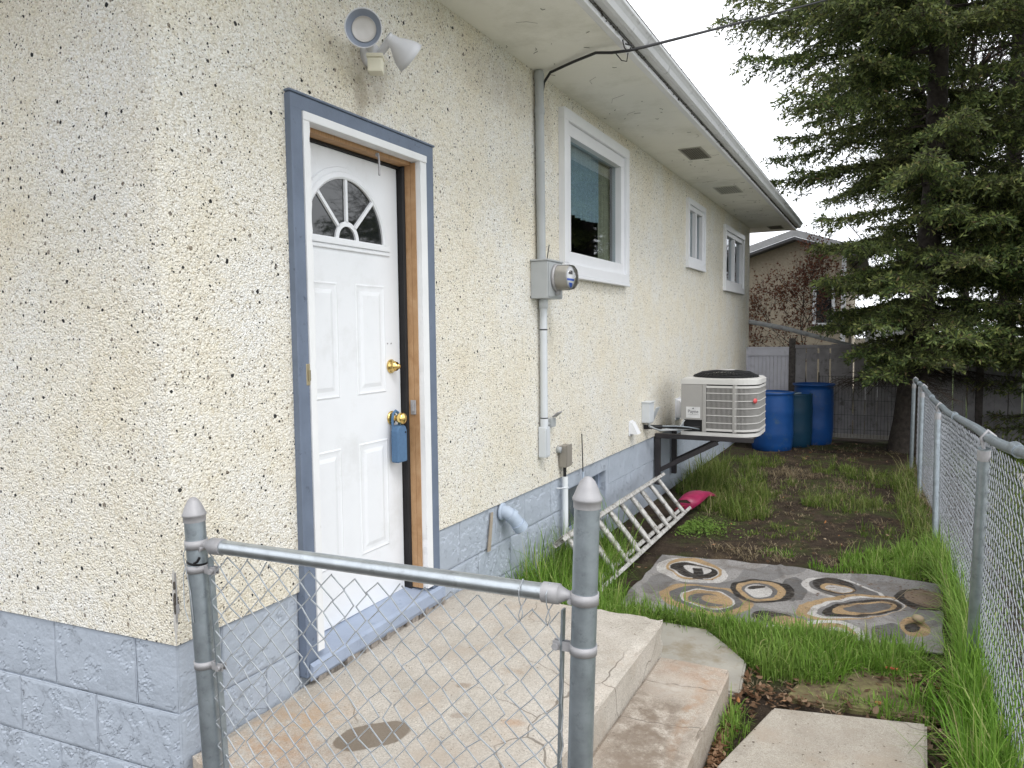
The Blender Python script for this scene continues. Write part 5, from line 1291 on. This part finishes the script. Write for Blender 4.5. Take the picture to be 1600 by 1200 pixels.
# ================================================================ GRASS, LEAVES, STRAW
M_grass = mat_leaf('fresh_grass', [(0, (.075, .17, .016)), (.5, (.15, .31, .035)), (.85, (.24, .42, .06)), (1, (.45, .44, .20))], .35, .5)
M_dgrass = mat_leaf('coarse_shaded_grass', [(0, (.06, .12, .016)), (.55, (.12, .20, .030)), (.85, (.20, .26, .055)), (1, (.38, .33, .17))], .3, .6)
M_straw = mat_leaf('dry_straw', [(0, (.10, .075, .045)), (.5, (.22, .17, .10)), (1, (.36, .30, .20))], .15, .8)
def gzv(X, Y): return np.array([gz(float(a), float(b)) for a, b in zip(X, Y)])
def blades(X, Y, H, Wd, rs, flat=0.0, leanvar=.5, AZ=None):
    n = len(X); az = rs.uniform(0, 2*PI, n) if AZ is None else AZ; d = np.stack([np.cos(az), np.sin(az)], 1); s = np.stack([-d[:, 1], d[:, 0]], 1)
    bend = np.abs(rs.normal(0, leanvar, n)) + flat; Z = gzv(X, Y) - .004; V = np.empty((n, 7, 3))
    for i, (t, w) in enumerate(((0, 1.0), (.38, .95), (.74, .62))):
        ang = bend*t; h = H*t*np.cos(ang*.75); o = H*t*np.sin(ang*.9)
        for k, sg in ((0, -1), (1, 1)):
            V[:, 2*i+k, 0] = X + d[:, 0]*o + s[:, 0]*Wd*w*sg*.5; V[:, 2*i+k, 1] = Y + d[:, 1]*o + s[:, 1]*Wd*w*sg*.5; V[:, 2*i+k, 2] = Z + h
    ang = bend; V[:, 6, 0] = X + d[:, 0]*H*np.sin(ang*.95); V[:, 6, 1] = Y + d[:, 1]*H*np.sin(ang*.95); V[:, 6, 2] = Z + H*np.cos(ang*.85).clip(.02)
    b = np.arange(n)[:, None]*7
    T = np.concatenate([b + np.array([[0, 1, 3]]), b + np.array([[0, 3, 2]]), b + np.array([[2, 3, 5]]), b + np.array([[2, 5, 4]]), b + np.array([[4, 5, 6]])], 0)
    return V.reshape(-1, 3), T
rs = np.random.default_rng(31)
RUGC = np.array([(.60, 4.10), (2.29, 4.22), (2.36, 5.40), (.56, 5.31)])
def blocked(X, Y, edge=.0):
    pad = np.array([(.60, 3.345), (1.45, 3.345), (1.42, 3.70), (1.16, 4.02), (.92, 4.02), (.60, 3.45)]); walk = np.array([(1.47, 2.73), (1.43, 1.2), (2.14, 1.2), (2.172, 3.06), (2.185, 3.40), (1.60, 3.27)])
    def inp(poly):
        c = np.ones(len(X), bool)
        for a, b in zip(poly, np.roll(poly, -1, 0)): c &= ((b[0]-a[0])*(Y-a[1]) - (b[1]-a[1])*(X-a[0])) > 0
        return c
    return ((X < .004) & (Y > 1.5)) | ((X < 1.09) & (Y < 3.425)) | ((X < 1.418) & (Y < 3.34)) | inp(pad[::1]) | inp(RUGC) | inp(walk[::-1]) 
def patch(lst, flat=0.0, lean=.5, wid=.0052):
    Vs, Ts, off = [], [], 0
    for cx, cy, rx, ry, rot, n, h, *w in lst:
        r = np.sqrt(rs.random(n))**.8; a = rs.uniform(0, 2*PI, n); u, v = r*rx*np.cos(a), r*ry*np.sin(a)
        # gather blades into tufts
        tx = rs.normal(0, .035, (max(2, n//22), 2)); ti = rs.integers(0, len(tx), n)
        cu = rs.random(len(tx)); ca_ = rs.uniform(0, 2*PI, len(tx)); TX = np.sqrt(cu)*rx*np.cos(ca_); TY = np.sqrt(cu)*ry*np.sin(ca_)
        jx, jy = rs.normal(0, .022, n), rs.normal(0, .022, n); tl = rs.uniform(.55, 1.35, len(tx))[ti]; g = rs.random(n) < .72; az0 = np.where(g, np.arctan2(jy, jx) + rs.normal(0, .5, n), rs.uniform(0, 2*PI, n)); u = np.where(g, TX[ti] + jx, u); v = np.where(g, TY[ti] + jy, v)
        X = cx + u*math.cos(rot) - v*math.sin(rot); Y = cy + u*math.sin(rot) + v*math.cos(rot)
        ok = ~blocked(X, Y); X, Y, r, az0, tl = X[ok], Y[ok], r[ok], az0[ok], np.where(g, tl, .8)[ok]
        H = h*rs.uniform(.35, 1.15, len(X))*(1.1 - .45*r)*tl; Vv, T = blades(X, Y, H, rs.uniform(.45, 1.55, len(X))*(w[0] if w else wid), rs, flat, lean, az0); Vs.append(Vv); Ts.append(T + off); off += len(Vv)
    return np.concatenate(Vs), np.concatenate(Ts)
G1 = [(.20, 4.50, .26, .75, 0, 3600, .34), (.06, 4.0, .12, .45, 0, 800, .32), (.30, 3.62, .5, .18, 0, 1300, .20), (.75, 3.60, .35, .16, 0, 2600, .26), (.62, 4.0, .35, .40, 0, 3800, .22), (.82, 4.12, .35, .17, .1, 2800, .20),
      (1.22, 4.08, .38, .15, .05, 3400, .17), (1.30, 3.98, .20, .20, 0, 2400, .15), (1.62, 3.95, .26, .30, 0, 5200, .15), (1.90, 4.08, .30, .20, 0, 4200, .15), (1.50, 3.60, .10, .24, 0, 1500, .12),
      (1.475, 3.28, .06, .18, 0, 1100, .13), (1.455, 3.08, .035, .16, 0, 450, .09), (2.1, 3.55, .12, .12, 0, 250, .10), (1.95, 3.52, .2, .06, 0, 500, .07), (1.80, 4.22, .4, .10, 0, 900, .10)]
for y, x, n, h in ((1.9, 2.36, 1100, .34), (2.4, 2.37, 1500, .34), (2.9, 2.38, 1700, .34), (3.3, 2.40, 1700, .36), (3.75, 2.40, 2000, .34), (4.3, 2.43, 2000, .30), (4.9, 2.44, 1800, .28), (5.5, 2.40, 1800, .30), (6.1, 2.38, 1400, .24)):
    G1.append((x, y, .10 if y < 4 else .065, .36, 0, n, h))
G1 += [(2.22, 3.62, .10, .22, 0, 500, .16), (2.08, 5.72, .34, .30, .2, 3400, .15), (2.28, 6.0, .18, .4, 0, 1400, .18), (1.80, 5.50, .25, .10, 0, 700, .07), (1.3, 5.75, .12, .12, 0, 200, .06)]
G1 = [(*g_[:5], int(g_[5]*(.72 if g_[0] < 2.3 else .55)), g_[6]*(1.35 if g_[1] > 4.2 and g_[0] < .5 or g_[1] < 3.8 and g_[0] < 2 else 1.15 if g_[0] > 2.3 else 1.05)) for g_ in G1]
G1[10] = (1.62, 3.86, .26, .24, 0, 4600, .15); G1[11] = (1.90, 3.98, .30, .15, 0, 3200, .13); G1[6] = (1.22, 4.00, .38, .12, .05, 3000, .16); G1[15] = (1.8, 4.14, .4, .05, 0, 500, .08)
V, T = patch(G1, 0, .72); g = quick('grass', M_grass, V, T); tag(g, 'long fresh green grass around the porch, rug and right-hand fence', 'grass', kind='stuff')
G2 = [(.68, 7.5, .34, .70, 0, 3600, .16), (.90, 6.95, .20, .30, 0, 1700, .14), (.24, 8.6, .18, .45, 0, 1500, .32), (.25, 7.9, .20, .5, 0, 1500, .22), (.55, 8.6, .3, .6, 0, 1400, .13), (.55, 9.8, .35, .4, 0, 1500, .10),
      (1.30, 8.2, .7, .5, 0, 1300, .08), (1.70, 7.7, .40, .35, 0, 1900, .12), (2.25, 7.4, .12, .9, 0, 1300, .20), (2.22, 8.8, .12, .7, 0, 900, .26), (1.65, 9.5, .4, .4, 0, 1200, .13), (1.3, 6.4, .25, .25, 0, 500, .06), (1.1, 10.2, .7, .4, 0, 600, .07),
      (1.9, 9.0, .3, .4, 0, 900, .12), (.9, 6.2, .3, .2, 0, 300, .05), (2.05, 6.6, .25, .2, 0, 300, .10), (3.4, 5.5, .8, 3.5, 0, 5200, .16, .008), (4.5, 8, 1.5, 4, 0, 4500, .16, .012), (3.0, 10.5, .6, 1.2, 0, 1200, .2, .008)]
G2 = [(*g_[:5], int(g_[5]*.62), g_[6]*1.15, *g_[7:]) for g_ in G2]
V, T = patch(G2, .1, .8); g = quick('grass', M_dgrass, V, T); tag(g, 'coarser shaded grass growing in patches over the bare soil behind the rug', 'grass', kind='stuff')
ST = [(1.05, 9.1, .38, .28, 0, 500, .16), (1.5, 8.5, .7, .5, 0, 420, .12), (1.10, 5.62, .30, .14, 0, 260, .12), (2.34, 7.8, .08, .9, 0, 260, .30), (2.3, 9.4, .12, .6, 0, 160, .3), (1.6, 7.0, .8, 1.4, 0, 700, .06), (1.2, 6.6, .7, 1.2, 0, 500, .05), (1.5, 5.6, .8, .3, 0, 260, .06), (2.38, 5.0, .06, 2.4, 0, 120, .28), (.9, 8.0, .6, 1.2, 0, 400, .09), (1.8, 3.8, .5, .4, 0, 500, .09), (.6, 3.8, .4, .4, 0, 300, .12), (2.4, 3.2, .1, .8, 0, 260, .2), (2.0, 5.8, .4, .3, 0, 260, .10), (.75, 7.5, .4, .8, 0, 300, .14), (1.4, 11.2, .9, .8, 0, 420, .12)]
V, T = patch(ST, .95, .4, .004); g = quick('straw', M_straw, V, T); tag(g, 'pale dry straw and dead grass strewn over the soil', 'straw', kind='stuff')
# clover
n = 2300; X = rs.normal(.60, .13, n); Y = rs.normal(6.25, .17, n); Z = gzv(X, Y) + rs.uniform(.008, .045, n); V = []; F = []
for i in range(n):
    if X[i] < .49: continue
    a = rs.uniform(0, PI); r = rs.uniform(.005, .011); tl = rs.normal(0, .3, 2)
    b = len(V)
    for k in range(5): t = a + 2*PI*k/5; V.append((X[i] + r*math.cos(t), Y[i] + r*math.sin(t), Z[i] + r*(tl[0]*math.cos(t) + tl[1]*math.sin(t))))
    F.append([b, b+1, b+2, b+3]); F.append([b, b+3, b+4, b+4]) if False else None
cl = quick('clover', mat_leaf('clover_leaves', [(0, (.09, .17, .03)), (1, (.19, .30, .06))], .3), V, F); tag(cl, 'low bright green clover beside the far end of the ladder', 'clover', kind='stuff')
# dead leaves: curled little pieces
def leaves(areas, seed):
    r_ = random.Random(seed); V = []; F = []
    for cx, cy, sx, sy, n, s0 in areas:
        for i in range(n):
            x, y = r_.gauss(cx, sx), r_.gauss(cy, sy)
            if blocked(np.array([x]), np.array([y]))[0] and not (r_.random() < .02 and x > .02): continue
            h = .012; r = s0*r_.uniform(.45, 1.2); a = r_.uniform(0, 2*PI); tx, ty = r_.gauss(0, .5), r_.gauss(0, .5); cv = r_.uniform(-1.1, 1.6); z = gz(x, y) + h + r_.uniform(0, .02)
            b = len(V); P = [(-1, 0), (-.35, .45), (.4, .42), (1, 0), (.35, -.5), (-.4, -.4)]
            for u, v in P:
                zz = cv*(u*u)*.45 + cv*abs(v)*.5 + tx*u*.6 + ty*v*.6; V.append((x + r*(u*math.cos(a) - v*math.sin(a)), y + r*(u*math.sin(a) + v*math.cos(a)), z + r*max(-.4, zz)))
            F += [[b, b+1, b+2, b+3], [b, b+3, b+4, b+5]]
    return V, F
V, F = leaves([(1.445, 2.85, .018, .28, 420, .015), (1.47, 3.35, .04, .10, 60, .02), (2.30, 3.35, .10, .28, 520, .019), (2.28, 2.7, .08, .4, 300, .018), (2.12, 3.85, .16, .12, 240, .018), (1.62, 3.42, .12, .05, 170, .014), (1.4, 6.5, .7, 1.6, 420, .014), (1.9, 3.6, .25, .15, 90, .022),
               (1.2, 10.8, .6, .9, 300, .02), (2.0, 6.6, .35, .8, 120, .016)], 5)
lv = quick('dead_leaves', mat_leaf('brown_leaf_litter', [(0, (.035, .023, .015)), (.5, (.11, .072, .046)), (.85, (.21, .15, .10)), (.97, (.36, .26, .18)), (1, (.36, .15, .05))], .12, .8), V, F); tag(lv, 'brown curled dead leaves lying between slabs and along the fence', 'leaves', kind='stuff')
# a few leaf scraps and grit on the rug and slabs
r_ = random.Random(9); V = []; F = []
for i in range(420):
    k = r_.random()
    if k < .82: x, y = r_.gauss(2.1, .28), r_.gauss(5.0, .35); z = gz(x, y) + .040; ok = .62 < x < 2.3 and 4.25 < y < 5.32
    elif k < .86: x, y, z = r_.uniform(.05, 1.05), r_.uniform(1.7, 3.3), .288; ok = True
    else: x, y, z = r_.uniform(1.5, 2.1), r_.uniform(2.4, 3.2), .033; ok = True
    if not ok: continue
    s_ = r_.uniform(.004, .013)*(.45 if k > .82 else 1); a = r_.uniform(0, 6.28); b = len(V)
    for t in (0, 1.7, 3.2, 4.6): V.append((x + s_*math.cos(a+t), y + s_*.6*math.sin(a+t), z + r_.uniform(0, .4)*s_))
    F.append([b, b+1, b+2, b+3])
tag(quick('leaf_scraps', plain('brown_scraps', (.10, .06, .04), .9, var=.5, vs=8), V, F), 'tiny brown leaf scraps scattered over rug and concrete', 'leaf litter', kind='stuff')
for (x, y, r) in ((.98, 7.9, .022), (2.19, 4.62, .035), (1.6, 6.3, .012)):
    m = MB(); m.lathe([(0, 0), (r*.8, .1*r), (r, .5*r), (r*.7, r), (0, 1.15*r)], (x, y, gz(x, y) + (.03 if y < 5 else 0)), (.2, .1, 1), 9)
    o = m.build('stone', plain('tan_stone', (.33, .26, .18), .9)); tag(o, 'small tan stone lying ' + ('in the grass near the air conditioner' if y > 7 else 'at the right end of the rug' if y < 5 else 'on bare dark soil beyond the rug'), 'stone')
o = MB(); o.box(2.03, 2.09, 3.88, 3.895, .03, .036, .001, None); o = o.build('wrapper', plain('red_white_wrapper', (.55, .10, .07), .5)); tag(o, 'small red wrapper scrap among the dead leaves', 'litter')
